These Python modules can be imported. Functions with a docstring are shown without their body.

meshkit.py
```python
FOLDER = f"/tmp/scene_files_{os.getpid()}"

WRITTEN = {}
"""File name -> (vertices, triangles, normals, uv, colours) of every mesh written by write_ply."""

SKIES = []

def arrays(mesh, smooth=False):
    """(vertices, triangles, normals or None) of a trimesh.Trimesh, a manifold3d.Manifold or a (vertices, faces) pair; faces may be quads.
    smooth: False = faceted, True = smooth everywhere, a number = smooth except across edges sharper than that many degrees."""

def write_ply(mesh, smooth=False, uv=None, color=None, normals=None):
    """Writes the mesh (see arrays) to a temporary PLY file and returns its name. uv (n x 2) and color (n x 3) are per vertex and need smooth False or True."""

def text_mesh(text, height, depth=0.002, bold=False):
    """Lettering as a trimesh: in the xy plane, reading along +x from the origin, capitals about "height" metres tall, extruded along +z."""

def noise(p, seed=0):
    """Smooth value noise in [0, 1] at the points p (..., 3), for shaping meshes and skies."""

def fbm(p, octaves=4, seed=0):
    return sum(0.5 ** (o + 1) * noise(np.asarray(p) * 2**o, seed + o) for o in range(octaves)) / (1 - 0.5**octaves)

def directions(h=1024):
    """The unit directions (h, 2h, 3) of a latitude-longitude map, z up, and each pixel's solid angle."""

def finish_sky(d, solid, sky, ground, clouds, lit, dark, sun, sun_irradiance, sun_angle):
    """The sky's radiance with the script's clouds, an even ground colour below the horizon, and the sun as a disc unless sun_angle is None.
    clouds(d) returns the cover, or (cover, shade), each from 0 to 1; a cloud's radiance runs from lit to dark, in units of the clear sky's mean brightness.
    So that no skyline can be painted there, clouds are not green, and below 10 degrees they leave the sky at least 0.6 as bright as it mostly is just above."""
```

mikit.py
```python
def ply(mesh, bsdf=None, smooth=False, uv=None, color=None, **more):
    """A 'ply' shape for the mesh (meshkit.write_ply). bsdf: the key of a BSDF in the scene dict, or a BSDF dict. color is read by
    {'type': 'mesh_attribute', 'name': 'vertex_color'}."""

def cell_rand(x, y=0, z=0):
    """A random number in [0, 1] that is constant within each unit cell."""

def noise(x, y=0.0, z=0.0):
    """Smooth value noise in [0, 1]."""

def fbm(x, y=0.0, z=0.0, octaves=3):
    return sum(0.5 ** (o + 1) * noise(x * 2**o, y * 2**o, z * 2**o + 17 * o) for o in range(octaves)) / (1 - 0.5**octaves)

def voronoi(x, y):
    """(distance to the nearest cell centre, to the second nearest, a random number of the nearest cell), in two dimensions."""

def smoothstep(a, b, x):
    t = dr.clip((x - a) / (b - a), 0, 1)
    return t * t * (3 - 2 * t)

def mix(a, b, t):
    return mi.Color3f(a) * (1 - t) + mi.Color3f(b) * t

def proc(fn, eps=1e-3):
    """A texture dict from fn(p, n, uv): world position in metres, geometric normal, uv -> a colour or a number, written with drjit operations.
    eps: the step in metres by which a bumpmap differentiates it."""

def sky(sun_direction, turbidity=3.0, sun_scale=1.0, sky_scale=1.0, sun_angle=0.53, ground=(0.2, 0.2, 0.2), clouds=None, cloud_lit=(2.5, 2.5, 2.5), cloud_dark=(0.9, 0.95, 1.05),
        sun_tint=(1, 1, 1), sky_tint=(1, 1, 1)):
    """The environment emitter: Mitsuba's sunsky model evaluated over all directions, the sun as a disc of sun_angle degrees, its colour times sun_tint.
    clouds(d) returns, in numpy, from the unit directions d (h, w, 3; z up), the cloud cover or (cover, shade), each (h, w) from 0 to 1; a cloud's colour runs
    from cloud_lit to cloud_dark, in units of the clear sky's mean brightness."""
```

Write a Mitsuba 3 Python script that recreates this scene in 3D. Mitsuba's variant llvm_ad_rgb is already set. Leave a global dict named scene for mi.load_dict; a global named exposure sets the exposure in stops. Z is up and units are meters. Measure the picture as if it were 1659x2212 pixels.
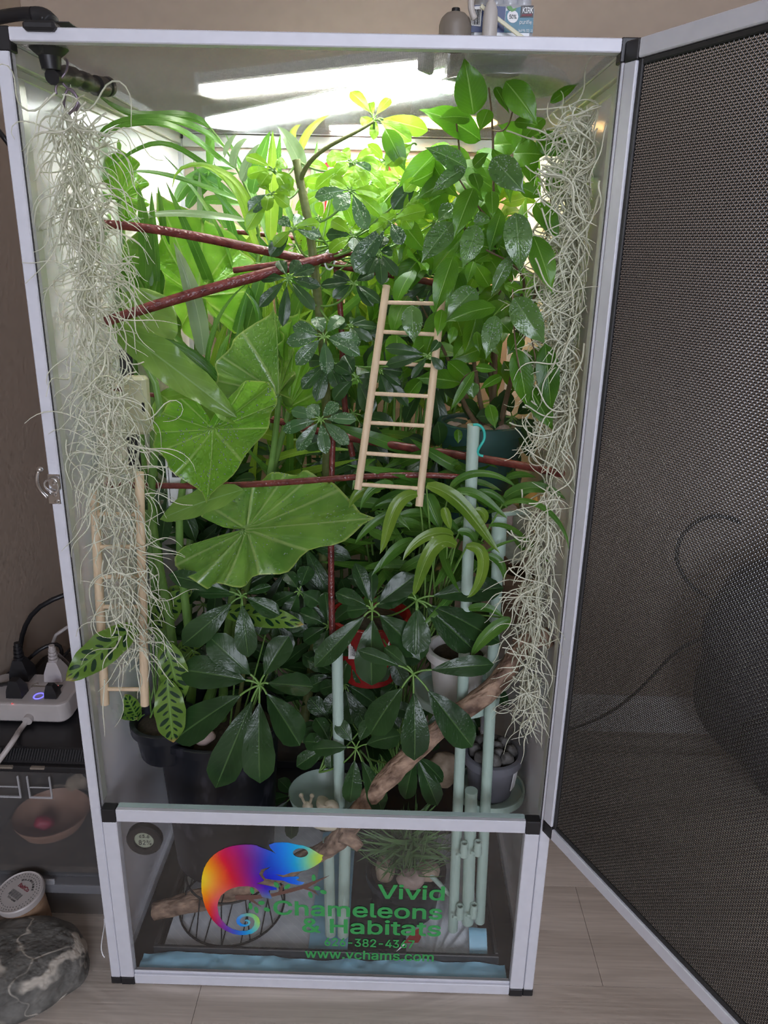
import math, random
import numpy as np, trimesh, drjit as dr, mitsuba as mi, manifold3d as m3, mikit, meshkit
from shapely.geometry import Polygon
from mikit import noise as pn, fbm, voronoi, smoothstep, mix, cell_rand
T = mi.ScalarTransform4f
scene, labels = {}, {}

# ------------------------------------------------------------------ camera, daylight, exposure
CAM = np.array([0.3953, -0.8466, 1.0368]); FPX = 1667.65
RR = np.array([0.99964736, 0.01697758, 0.0204184]); UU = np.array([-0.02481916, 0.32393522, 0.94575366]); FF = np.array([-0.00944237, 0.94592692, -0.32424236])
W, D, H, ZM = 0.62, 0.645, 1.2306, 0.314
scene['camera'] = {'type': 'perspective', 'fov': math.degrees(2 * math.atan(829.5 / FPX)), 'fov_axis': 'x', 'near_clip': 0.02, 'far_clip': 50.0,
                   'to_world': T().look_at(origin=CAM.tolist(), target=(CAM + FF).tolist(), up=UU.tolist())}
DAY = 8.5   # overcast daylight through the window in the wall behind the photographer
exposure = 0.2
LAMP = 40.0

# ------------------------------------------------------------------ where things stand: sight lines measured on the photograph
def ray(px, py):
    return RR * (px - 829.5) / FPX - UU * (py - 1106) / FPX + FF
def at(px, py, Y):
    d = ray(px, py); return CAM + d * (Y - CAM[1]) / d[1]
def atz(px, py, Z):
    d = ray(px, py); return CAM + d * (Z - CAM[2]) / d[2]
def atx(px, py, X):
    d = ray(px, py); return CAM + d * (X - CAM[0]) / d[0]
def mpp(P):
    return float((np.asarray(P) - CAM) @ FF) / FPX
def unit(v):
    v = np.asarray(v, float); return v / (np.linalg.norm(v) + 1e-12)

# ------------------------------------------------------------------ entries, names, labels
def numbered(base):
    k, i = base, 0
    while k in USED:
        i += 1; k = f'{base}_{i:03d}'
    USED.add(k); return k
USED = set()
def thing(name, label, cat, group=None):
    k = numbered(name); labels[k] = {'label': label, 'category': cat}
    if group: labels[k]['group'] = group
    return k
def put(name, mesh, mat, parent=None, smooth=False, label=None, cat=None, group=None, kind=None, uv=None, color=None, **more):
    k = numbered((parent + '__' if parent else '') + name)
    scene[k] = mikit.ply(mesh, mat, smooth, uv, color, **more)
    p = {a: b for a, b in (('label', label), ('category', cat), ('group', group), ('kind', kind)) if b}
    if p: labels[k] = p
    return k

# ------------------------------------------------------------------ mesh helpers
cat_ = trimesh.util.concatenate
def rbox(a, b, r=0.0015):
    a, b = np.minimum(a, b), np.maximum(a, b)
    r = min(r, 0.3 * float((b - a).min()))
    return hull(np.array([[x, y, z] for i in range(3) for x in (a[0] + r * (i != 0), b[0] - r * (i != 0)) for y in (a[1] + r * (i != 1), b[1] - r * (i != 1)) for z in (a[2] + r * (i != 2), b[2] - r * (i != 2))]))
def hull(p):
    return trimesh.convex.convex_hull(np.asarray(p, float))
def orient(mesh, origin, ex, ey, ez):
    M = np.eye(4); M[:3, 0], M[:3, 1], M[:3, 2], M[:3, 3] = ex, ey, ez, origin
    m = mesh.copy(); m.apply_transform(M); return m
def tube(pts, rad, sides=8, cap=True):
    p = np.asarray(pts, float); n = len(p); rad = np.broadcast_to(rad, (n,))
    t = np.gradient(p, axis=0); t /= np.linalg.norm(t, axis=1, keepdims=True) + 1e-12
    a = np.zeros_like(p); a[0] = unit(np.cross(t[0], [0, 0, 1.0] if abs(t[0][2]) < 0.9 else [1.0, 0, 0]))
    for i in range(1, n):
        v = a[i - 1] - t[i] * (a[i - 1] @ t[i]); a[i] = unit(v)
    b = np.cross(t, a); ang = np.arange(sides) * 2 * np.pi / sides
    v = p[:, None] + rad[:, None, None] * (np.cos(ang)[None, :, None] * a[:, None] + np.sin(ang)[None, :, None] * b[:, None])
    v = v.reshape(-1, 3); i, j = np.meshgrid(np.arange(n - 1), np.arange(sides), indexing='ij'); j2 = (j + 1) % sides
    q = np.stack([i * sides + j, i * sides + j2, (i + 1) * sides + j2, (i + 1) * sides + j], -1).reshape(-1, 4)
    f = np.vstack([q[:, [0, 1, 2]], q[:, [0, 2, 3]]])
    if cap:
        k = np.arange(sides); v = np.vstack([v, p[0], p[-1]])
        f = np.vstack([f, np.stack([(k + 1) % sides, k, k * 0 + n * sides], 1), np.stack([(n - 1) * sides + k, (n - 1) * sides + (k + 1) % sides, k * 0 + n * sides + 1], 1)])
    return trimesh.Trimesh(v, f, process=False)
def spline(pts, n=24):
    from scipy.interpolate import CubicSpline, PchipInterpolator
    p = np.asarray(pts, float); s = np.r_[0, np.cumsum(np.linalg.norm(np.diff(p, axis=0), axis=1))]
    return CubicSpline(s, p)(np.linspace(0, s[-1], n)) if len(p) > 2 else p[0] + (p[1] - p[0]) * np.linspace(0, 1, n)[:, None]
def lathe(prof, c, seg=48, closed=False):
    prof = np.asarray(prof, float); n = len(prof); a = np.arange(seg) * 2 * np.pi / seg
    v = np.stack([c[0] + prof[:, None, 0] * np.cos(a), c[1] + prof[:, None, 0] * np.sin(a), c[2] + prof[:, None, 1] + 0 * a], -1).reshape(-1, 3)
    i, j = np.meshgrid(np.arange(n if closed else n - 1), np.arange(seg), indexing='ij'); j2 = (j + 1) % seg; i2 = (i + 1) % n
    q = np.stack([i * seg + j, i * seg + j2, i2 * seg + j2, i2 * seg + j], -1).reshape(-1, 4)
    return trimesh.Trimesh(v, np.vstack([q[:, [0, 1, 2]], q[:, [0, 2, 3]]]), process=False)
def plate(poly, y0, y1):
    """A polygon in (x, z) extruded from y0 to y1."""
    m = trimesh.creation.extrude_polygon(poly, abs(y1 - y0), engine='earcut')
    v = m.vertices; m.vertices = np.stack([v[:, 0], min(y0, y1) + v[:, 2], v[:, 1]], 1); m.invert(); return m
def pebble(c, r, seed, sub=3, rough=0.16):
    m = trimesh.creation.icosphere(sub, 1.0); v = np.array(m.vertices)
    d = 1 + rough * (meshkit.noise(v * 1.3 + seed * 7.7, seed) - .5) * 2 + rough * .35 * (meshkit.noise(v * 3.1 + seed * 3.3, seed + 9) - .5) * 2
    m.vertices = np.asarray(c) + v * d[:, None] * np.asarray(r); return m

# ------------------------------------------------------------------ materials
def rgb(*c): return {'type': 'rgb', 'value': list(c)}
def pbr(key, col, rough=0.5, metal=0.0, spec=0.5, **k):
    scene[key] = {'type': 'twosided', 'bsdf': {'type': 'principled', 'base_color': col if isinstance(col, dict) else rgb(*col), 'roughness': rough, 'metallic': metal, 'specular': spec, **k}}
def bumped(key, fn, height, eps=5e-4):
    b = scene[key]['bsdf']; scene[key] = {'type': 'twosided', 'bsdf': {'type': 'bumpmap', 'arbitrary': mikit.proc(fn, eps), 'scale': height, 'bsdf': b}}
def P3(f): return mikit.proc(f)

pbr('m_wall', P3(lambda p, n, uv: mix((.36, .29, .235), (.39, .315, .255), fbm(p.x * 60, p.y * 60, p.z * 60, 2))), .85, spec=.2)
bumped('m_wall', lambda p, n, uv: fbm(p.x * 160, p.y * 160, p.z * 160, 2), .0012)
pbr('m_trim', (.55, .53, .52), .45)
pbr('m_ceiling', (.6, .58, .55), .9)
def wood_floor(p, n, uv):
    row = dr.floor((p.y + 5.87) / .19); off = cell_rand(row, 3) * 7
    x, y = p.x + off, p.y
    g = fbm(x * 2.2, y * 34 + 5 * fbm(x * 3, y * 7, row, 2), row, 4)
    fine = fbm(x * 14, y * 420, row * 3, 2)
    ring = 0.5 + 0.5 * dr.sin(60 * (y + .05 * fbm(x * 1.7, y * 5, row, 3)) + 9 * g)
    t = dr.clip(.55 * g + .25 * ring + .3 * fine - .05, 0, 1)
    return mix((.32, .27, .225), (.65, .58, .51), t)
pbr('m_floor', P3(wood_floor), .45, spec=.4)
bumped('m_floor', lambda p, n, uv: fbm(p.x * 12, p.y * 380, 1, 2), .0004)
def brushed(p, n, uv): return mix((.60, .61, .67), (.64, .65, .71), fbm(p.x * 90, p.y * 90, p.z * 90, 2))
pbr('m_alu', P3(brushed), .5, metal=.12, spec=.35)
pbr('m_alu_in', (.70, .72, .66), .3, metal=.35)
pbr('m_black', (.012, .012, .014), .38)
pbr('m_blackmatte', (.015, .015, .017), .6)
pbr('m_rubber', (.02, .02, .022), .5)
pbr('m_pvc', (.86, .85, .91), .16, spec=.5)
pbr('m_pvcback', (.42, .33, .265), .35)
pbr('m_wire', (.010, .009, .009), .22, metal=.0, spec=.9)
pbr('m_wiretop', (.27, .28, .275), .4, metal=.3)
pbr('m_chrome', (.75, .76, .78), .12, metal=1.0)
scene['m_glass'] = {'type': 'thindielectric', 'int_ior': 1.5}
scene['m_glassedge'] = {'type': 'twosided', 'bsdf': {'type': 'principled', 'base_color': rgb(.42, .55, .54), 'roughness': .12}}

# ------------------------------------------------------------------ the room
S = dict(kind='structure')
XL = -0.2635; YB = 0.682
floor = put('floor', rbox((XL - .1, -3.2, -.05), (2.6, YB + .1, -.012), .001), 'm_floor', **S)
for r in range(-20, 4):
    y0 = r * .19 - .17; y0, y1 = y0 + .00012, y0 + .19 - .00012
    if y1 > YB + .19 or y0 > YB: continue
    rnd = random.Random(r); x = atz(424, 2170, 0)[0] - 1.2 * (1 if r == 0 else rnd.uniform(.6, 1.6)) if r <= 0 else XL - rnd.uniform(.1, .9)
    while x < 2.6:
        a, b = max(x, XL - .05) + .0003, min(x + 1.2, 2.55) - .0003
        if b - a > .02: put('plank', rbox((a, y0, -.012), (b, min(y1, YB + .02), 0), .00015), 'm_floor', floor)
        x += 1.2
put('wall_back', rbox((XL - .1, YB, -.02), (2.6, YB + .1, 2.5)), 'm_wall', **S)
put('wall_left', rbox((XL - .1, -3.2, -.02), (XL, YB, 2.5)), 'm_wall', **S)
put('wall_right', rbox((2.5, -3.2, -.02), (2.6, YB, 2.5)), 'm_wall', **S)
put('ceiling', rbox((XL - .1, -3.2, 2.45), (2.6, YB + .1, 2.55)), 'm_ceiling', **S)
WX0, WX1, WZ0, WZ1, YF = -.1, 1.5, .75, 2.15, -3.1
for a, b in (((XL - .1, -.02), (WX0, 2.5)), ((WX1, -.02), (2.6, 2.5)), ((WX0, -.02), (WX1, WZ0)), ((WX0, WZ1), (WX1, 2.5))):
    put('wall_front', rbox((a[0], YF - .1, a[1]), (b[0], YF, b[1])), 'm_wall', **S)
win = put('window_1', cat_([rbox((WX0, YF - .06, WZ0), (WX0 + .05, YF + .01, WZ1)), rbox((WX1 - .05, YF - .06, WZ0), (WX1, YF + .01, WZ1)), rbox((WX0 + .05, YF - .06, WZ0), (WX1 - .05, YF + .01, WZ0 + .05)), rbox((WX0 + .05, YF - .06, WZ1 - .05), (WX1 - .05, YF + .01, WZ1)), rbox(((WX0 + WX1) / 2 - .03, YF - .06, WZ0 + .05), ((WX0 + WX1) / 2 + .03, YF + .005, WZ1 - .05))]), 'm_trim', **S)
for a, b in ((WX0 + .05, (WX0 + WX1) / 2 - .03), ((WX0 + WX1) / 2 + .03, WX1 - .05)):
    put('pane', trimesh.Trimesh(np.array([[a, YF - .03, WZ0 + .05], [b, YF - .03, WZ0 + .05], [b, YF - .03, WZ1 - .05], [a, YF - .03, WZ1 - .05]]), [[0, 2, 1], [0, 3, 2]], process=False), 'm_trim', win, label='window pane bright with overcast sky', emitter={'type': 'area', 'radiance': rgb(DAY * .9, DAY * .96, DAY * 1.12)})
prof = Polygon([(0, 0), (.012, 0), (.012, .075), (.004, .09), (0, .09)])
bb = trimesh.creation.extrude_polygon(prof, 1.9, engine='earcut'); v = bb.vertices
bb.vertices = np.stack([.62 + v[:, 2], YB - v[:, 0], v[:, 1]], 1)
put('baseboard_back', bb, 'm_trim', **S)

# ------------------------------------------------------------------ the cage
cage = thing('chameleon_cage', 'tall aluminium framed chameleon cage packed with plants', 'cage')
PW = .0135
for x0, s in ((0, 1), (W, -1)):
    for yy in ((0, .014), (D - .014, D)):
        put('corner_post', rbox((x0, yy[0], .012), (x0 + s * PW, yy[1], H - .02), .0012), 'm_alu', cage)
        put('foot', rbox((x0 - s * .0004, yy[0] - .0005, 0), (x0 + s * .0145, yy[1] + .0005, .013), .001), 'm_black', cage, label='black plastic corner')
        put('corner_cap', rbox((x0 - s * .0006, yy[0] - .0006, H - .021), (x0 + s * .016, yy[1] + .001, H + .0004), .001), 'm_black', cage, label='black plastic corner')
    # sliding rail and inner post beside the window
    put('inner_post', rbox((x0 + s * .0145, -.001, .014), (x0 + s * .034, .013, ZM - .02), .001), 'm_alu', cage)
    put('foot', rbox((x0 + s * .0148, -.0015, 0), (x0 + s * .0345, .0135, .0135), .001), 'm_black', cage, label='black plastic corner')
    put('bar_corner', rbox((x0 + s * .0142, -.0015, ZM - .021), (x0 + s * .0335, .014, ZM), .001), 'm_black', cage, label='black plastic corner')
    put('gasket', rbox((x0 + s * .0136, .002, ZM), (x0 + s * .0145, .0035, H - .02), .0002), 'm_rubber', cage)
    put('inner_frame', rbox((x0 + s * .0061, .0142, ZM), (x0 + s * .0128, .030, H - .041), .0008), 'm_alu_in', cage)
    # side panel and its inner frame
    put('side_panel', rbox((x0 + s * .003, .014, .02), (x0 + s * .006, D - .014, H - .012), .0004), 'm_pvc', cage, label='glossy white side panel')
    put('side_rail', rbox((x0 + s * .001, .014, H - .030), (x0 + s * .0125, D - .014, H - .0125), .001), 'm_alu_in', cage)
    put('side_rail', rbox((x0 + s * .001, .014, H - .040), (x0 + s * .008, D - .014, H - .031), .001), 'm_alu_in', cage)
    put('side_rail', rbox((x0 + s * .001, .014, .002), (x0 + s * .0125, D - .014, .02), .001), 'm_alu', cage)
put('top_rail', rbox((.0145, 0, H - .0125), (W - .0145, .014, H - .0002), .001), 'm_alu', cage)
put('top_rail', rbox((.0145, D - .014, H - .0125), (W - .0145, D, H), .001), 'm_alu', cage)
for x0, s in ((0, 1), (W, -1)):
    put('top_rail', rbox((x0, .0145, H - .0125), (x0 + s * .0135, D - .0145, H), .001), 'm_alu', cage)
put('middle_bar', rbox((.034, -.001, ZM - .0195), (W - .034, .006, ZM), .001), 'm_alu', cage)
put('bar_ledge', rbox((.034, .0062, ZM - .008), (W - .034, .016, ZM - .0005), .001), 'm_glassedge', cage, label='pale green glass edge along the bar')
put('bottom_rail', rbox((.0345, -.0008, .002), (W - .0345, .013, .0195), .001), 'm_alu', cage)
put('bottom_rail', rbox((.0345, .0032, .0197), (W - .0345, .0045, .024), .0002), 'm_alu', cage)
put('glass_pane', (np.array([[.034, .0052, .0196], [W - .034, .0052, .0196], [W - .034, .0052, ZM - .01], [.034, .0052, ZM - .01.__float__()]]), np.array([[0, 1, 2, 3]])), 'm_glass', cage, label='clear glass window')
put('back_panel', rbox((.0135, D - .006, .02), (W - .0135, D - .003, H - .012), .0004), 'm_pvcback', cage)
put('back_rail', rbox((.0135, D - .012, H - .034), (W - .0135, D - .0062, H - .0135), .001), 'm_alu_in', cage)
put('back_rail', rbox((.0135, D - .011, H - .066), (W - .0135, D - .0062, H - .040), .001), 'm_alu_in', cage)
put('base_plate', rbox((.0136, .0135, .002), (W - .0136, D - .0142, .0055), .0004), 'm_blackmatte', cage)
# ceiling screen: fine woven wires
ws = []
pit = .0022
for i in range(int((W - .03) / pit)):
    x = .015 + i * pit; ws.append(tube([(x, .0145, H - .0118), (x, D - .0145, H - .0118)], .00012, 4, False))
for i in range(int((D - .03) / pit)):
    y = .015 + i * pit; ws.append(tube([(.014, y, H - .0112), (W - .014, y, H - .0112)], .00012, 4, False))
put('ceiling_screen', cat_(ws), 'm_wiretop', cage, kind='stuff', label='grey woven wire screen')

# ------------------------------------------------------------------ the screen door, swung open on the right post
door = thing('screen_door', 'open cage door with dark woven screen, swung out to the right', 'door')
ANG = .463; dd = np.array([math.sin(ANG), -math.cos(ANG), 0]); dn = np.array([-math.cos(ANG), -math.sin(ANG), 0]); HG = np.array([W - .012, -.003, 0])
DW = .600; Z0, Z1 = ZM - .012, H - .004
def dbox(s0, s1, t0, t1, z0, z1, r=.001):
    return orient(rbox((s0, t0, z0), (s1, t1, z1), r), HG, dd, -dn, [0, 0, 1.0])
ST = .0165
put('hinge_stile', dbox(.0, ST, 0, .011, Z0 + .018, Z1 - .018), 'm_alu', door)
put('latch_stile', dbox(DW - ST, DW, 0, .011, Z0 + .018, Z1 - .018), 'm_alu', door)
put('door_rail', dbox(.018, DW - .018, 0, .011, Z1 - ST, Z1), 'm_alu', door)
put('door_rail', dbox(.018, DW - .018, 0, .011, Z0, Z0 + ST), 'm_alu', door)
for s0, s1 in ((-.0003, .0178), (DW - .0178, DW + .0003)):
    for z0, z1 in ((Z0 - .0003, Z0 + .0178), (Z1 - .0178, Z1 + .0003)):
        put('door_corner', dbox(s0, s1, -.0004, .0115, z0, z1), 'm_black', door, label='black plastic corner')
for a in ((ST, ST + .006, Z0 + ST, Z1 - ST), (DW - ST - .006, DW - ST, Z0 + ST, Z1 - ST), (ST + .006, DW - ST - .006, Z1 - ST - .006, Z1 - ST), (ST + .006, DW - ST - .006, Z0 + ST, Z0 + ST + .006)):
    put('spline', dbox(a[0], a[1], .0025, .007, a[2], a[3], .0012), 'm_rubber', door, label='black rubber spline holding the screen')
DP = .0024; NP = 16; RW = .00058; AMP = .00042
def zig(along, across, k):
    s = np.arange(NP * 2 + 1) * DP / 2
    p = np.zeros((len(s), 3)); p[:, along] = s; p[:, across] = (k + .5) * DP
    p[:, 1] = AMP * np.cos(np.pi * (s / DP - .5 + k)) * (1 if along == 0 else -1)
    return tube(p, RW, 4, False)
patch = cat_([zig(0, 2, k) for k in range(NP)] + [zig(2, 0, k) for k in range(NP)])
scene['door_weave'] = {'type': 'shapegroup', 'weave': mikit.ply(patch, 'm_wire', 40)}
PS = NP * DP; x0 = ST + .003; z0 = Z0 + ST + .003
nx, nz = int((DW - 2 * ST - .006) / PS), int((Z1 - Z0 - 2 * ST - .006) / PS)
fx, fz = (DW - 2 * ST - .006) / (nx * PS), (Z1 - Z0 - 2 * ST - .006) / (nz * PS)
MD = np.eye(4); MD[:3, 0], MD[:3, 1], MD[:3, 2], MD[:3, 3] = dd, -dn, [0, 0, 1], HG
for i in range(nx):
    for j in range(nz):
        m = MD @ np.array([[fx, 0, 0, x0 + i * PS * fx], [0, 1, 0, .0048], [0, 0, fz, z0 + j * PS * fz], [0, 0, 0, 1]])
        scene[f'{door}__woven_screen__{i * nz + j + 1:03d}'] = {'type': 'instance', 'to_world': T(m), 'g': {'type': 'ref', 'id': 'door_weave'}}
labels[f'{door}__woven_screen'] = {'label': 'dark woven wire screen', 'kind': 'stuff'}

# ------------------------------------------------------------------ lamps lying on the screen roof
ZL = H - .0096
def bar_lamp(name, label, A, B, wid, hgt, mat, col, power, wemit, low=.008):
    t = thing(name, label, 'lamp', None)
    ax = unit(B - A); sd = np.cross([0, 0, 1.0], ax); L = float(np.linalg.norm(B - A))
    put('housing', orient(cat_([rbox((0, -wid / 2, low + .0005), (L, wid / 2, hgt), .002)]), A, ax, sd, [0, 0, 1.0]), mat, t)
    for s in (0, L - .006): put('end_cap', orient(rbox((s - .001, -wid / 2 - .001, -.0002), (s + .007, wid / 2 + .001, hgt + .001), .002), A, ax, sd, [0, 0, 1.0]), mat, t)
    e = orient(rbox((.008, -wemit / 2, .0012), (L - .008, wemit / 2, low), .001), A, ax, sd, [0, 0, 1.0])   # the diffuser bulges out of the housing
    put('light_strip', e, 'm_lampglass', t, label='glowing strip', emitter={'type': 'area', 'radiance': rgb(*(power * np.array(col)))})
    return t
pbr('m_lampglass', (.8, .8, .8), .3)
pbr('m_lampbody', (.62, .60, .58), .4)
pbr('m_lampalu', (.66, .66, .68), .3, metal=.7)
bar_lamp('led_bar', 'short slim LED grow light bar on the screen roof, nearest the front', atz(436, 206, ZL), atz(924, 156, ZL), .026, .024, 'm_lampbody', (1.0, .97, .88), LAMP * 1.3, .018, .010)
bar_lamp('tube_light', 'long wide grow light fixture lying diagonally across the screen roof', np.array([.085, .585, ZL]), atz(1000, 178, ZL), .05, .03, 'm_lampalu', (.93, 1.0, .97), LAMP * 1.3, .040, .012)
bar_lamp('led_bar', 'white light bar on the screen roof along the back', np.array([.27, .612, ZL]), np.array([.42, .575, ZL]), .026, .024, 'm_lampbody', (1.0, .98, .92), LAMP * .8, .020, .009)
dome = thing('dome_lamp', 'round grey dome lamp reflector on the right of the screen roof', 'lamp')
dc = np.array([.515, .20, H - .0095])
put('reflector', lathe([(.002, .026), (.03, .026), (.055, .021), (.074, .009), (.079, .002), (.082, .0), (.082, .003), (.075, .012), (.055, .024), (.03, .029), (.002, .029)], dc), 'm_lampalu', dome, smooth=40)
put('socket', lathe([(.0, .014), (.02, .014), (.02, .026), (0, .026)], dc, 24), 'm_black', dome, smooth=30)
wl = thing('heat_lamp', 'warm glowing heat lamp dome on the back right of the screen roof', 'lamp')
wc = np.array([.475, .47, H - .0095])
put('reflector', lathe([(.002, .085), (.03, .085), (.042, .07), (.060, .025), (.066, .004), (.068, .0), (.068, .003), (.063, .028), (.046, .074), (.03, .089), (.002, .089)], wc), 'm_lampalu', wl, smooth=40)
put('bulb', pebble(wc + [0, 0, .045], (.028, .028, .036), 1, 3, 0), 'm_lampglass', wl, smooth=True, label='glowing bulb', emitter={'type': 'area', 'radiance': rgb(*(LAMP * 5 * np.array([1.0, .50, .17])))})

# ------------------------------------------------------------------ leaves
SHAPE = {'fig': ([0, .05, .18, .38, .58, .74, .86, .93, 1], [.03, .42, .84, 1, .88, .6, .25, .1, .0]),
         'umb': ([0, .06, .2, .4, .62, .8, .92, .98, 1], [.04, .2, .52, .82, 1, .88, .5, .2, .0]),
         'strap': ([0, .08, .3, .6, .85, 1], [.35, .8, 1, .85, .45, .0]),
         'oval': ([0, .06, .2, .45, .7, .88, .96, 1], [.1, .45, .8, 1, .86, .52, .25, .0])}
def leaf_mesh(B, Tp, w, N, shape='fig', arch=.08, fold=.22, wav=.0, nl=10, nw=6, twist=0., ph=0., tipcurl=0.):
    B, Tp = np.asarray(B, float), np.asarray(Tp, float); L = np.linalg.norm(Tp - B); ax = (Tp - B) / L
    N = unit(N - ax * (N @ ax)); C = (B + Tp) / 2 + N * arch * 2 * L
    t = np.linspace(0, 1, nl + 1); t = t + .0 * t
    sp = ((1 - t)**2)[:, None] * B + (2 * t * (1 - t))[:, None] * C + (t**2)[:, None] * Tp - (tipcurl * L * np.clip(t - .6, 0, 1)**2)[:, None] * N
    tg = np.gradient(sp, axis=0); tg /= np.linalg.norm(tg, axis=1, keepdims=True)
    hw = np.interp(t, *SHAPE[shape]) * w / 2
    S0 = np.cross(tg, N); S0 /= np.linalg.norm(S0, axis=1, keepdims=True); N0 = np.cross(S0, tg)
    a = twist * (t - .5); S = S0 * np.cos(a)[:, None] + N0 * np.sin(a)[:, None]; Nn = np.cross(S, tg)
    x = np.linspace(-1, 1, nw + 1)
    off = np.abs(x) * math.sin(fold) - .35 * math.sin(fold) * x**2
    V = sp[:, None] + S[:, None] * (hw[:, None] * x * math.cos(fold))[..., None] + Nn[:, None] * (hw[:, None] * off + wav * w * np.sin(t * 19 + ph)[:, None] * x**3 * np.sign(x + 1e-9) * (hw[:, None] > 0))[..., None]
    uv = np.stack(np.broadcast_arrays(t[:, None], (x / 2 + .5)[None]), -1).reshape(-1, 2)
    i, j = np.meshgrid(np.arange(nl), np.arange(nw), indexing='ij'); k = nw + 1
    q = np.stack([i * k + j, i * k + j + 1, (i + 1) * k + j + 1, (i + 1) * k + j], -1).reshape(-1, 4)
    f = np.vstack([q[:, [0, 1, 2]], q[:, [0, 2, 3]]])
    if ((Nn * N).sum(1)).mean() > 0: f = f[:, ::-1] if np.dot(np.cross(V[1, 0] - V[0, 0], V[1, 1] - V[0, 0]), N) * 0 + 1 < 0 else f
    return trimesh.Trimesh(V.reshape(-1, 3), f, process=False), uv

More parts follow.
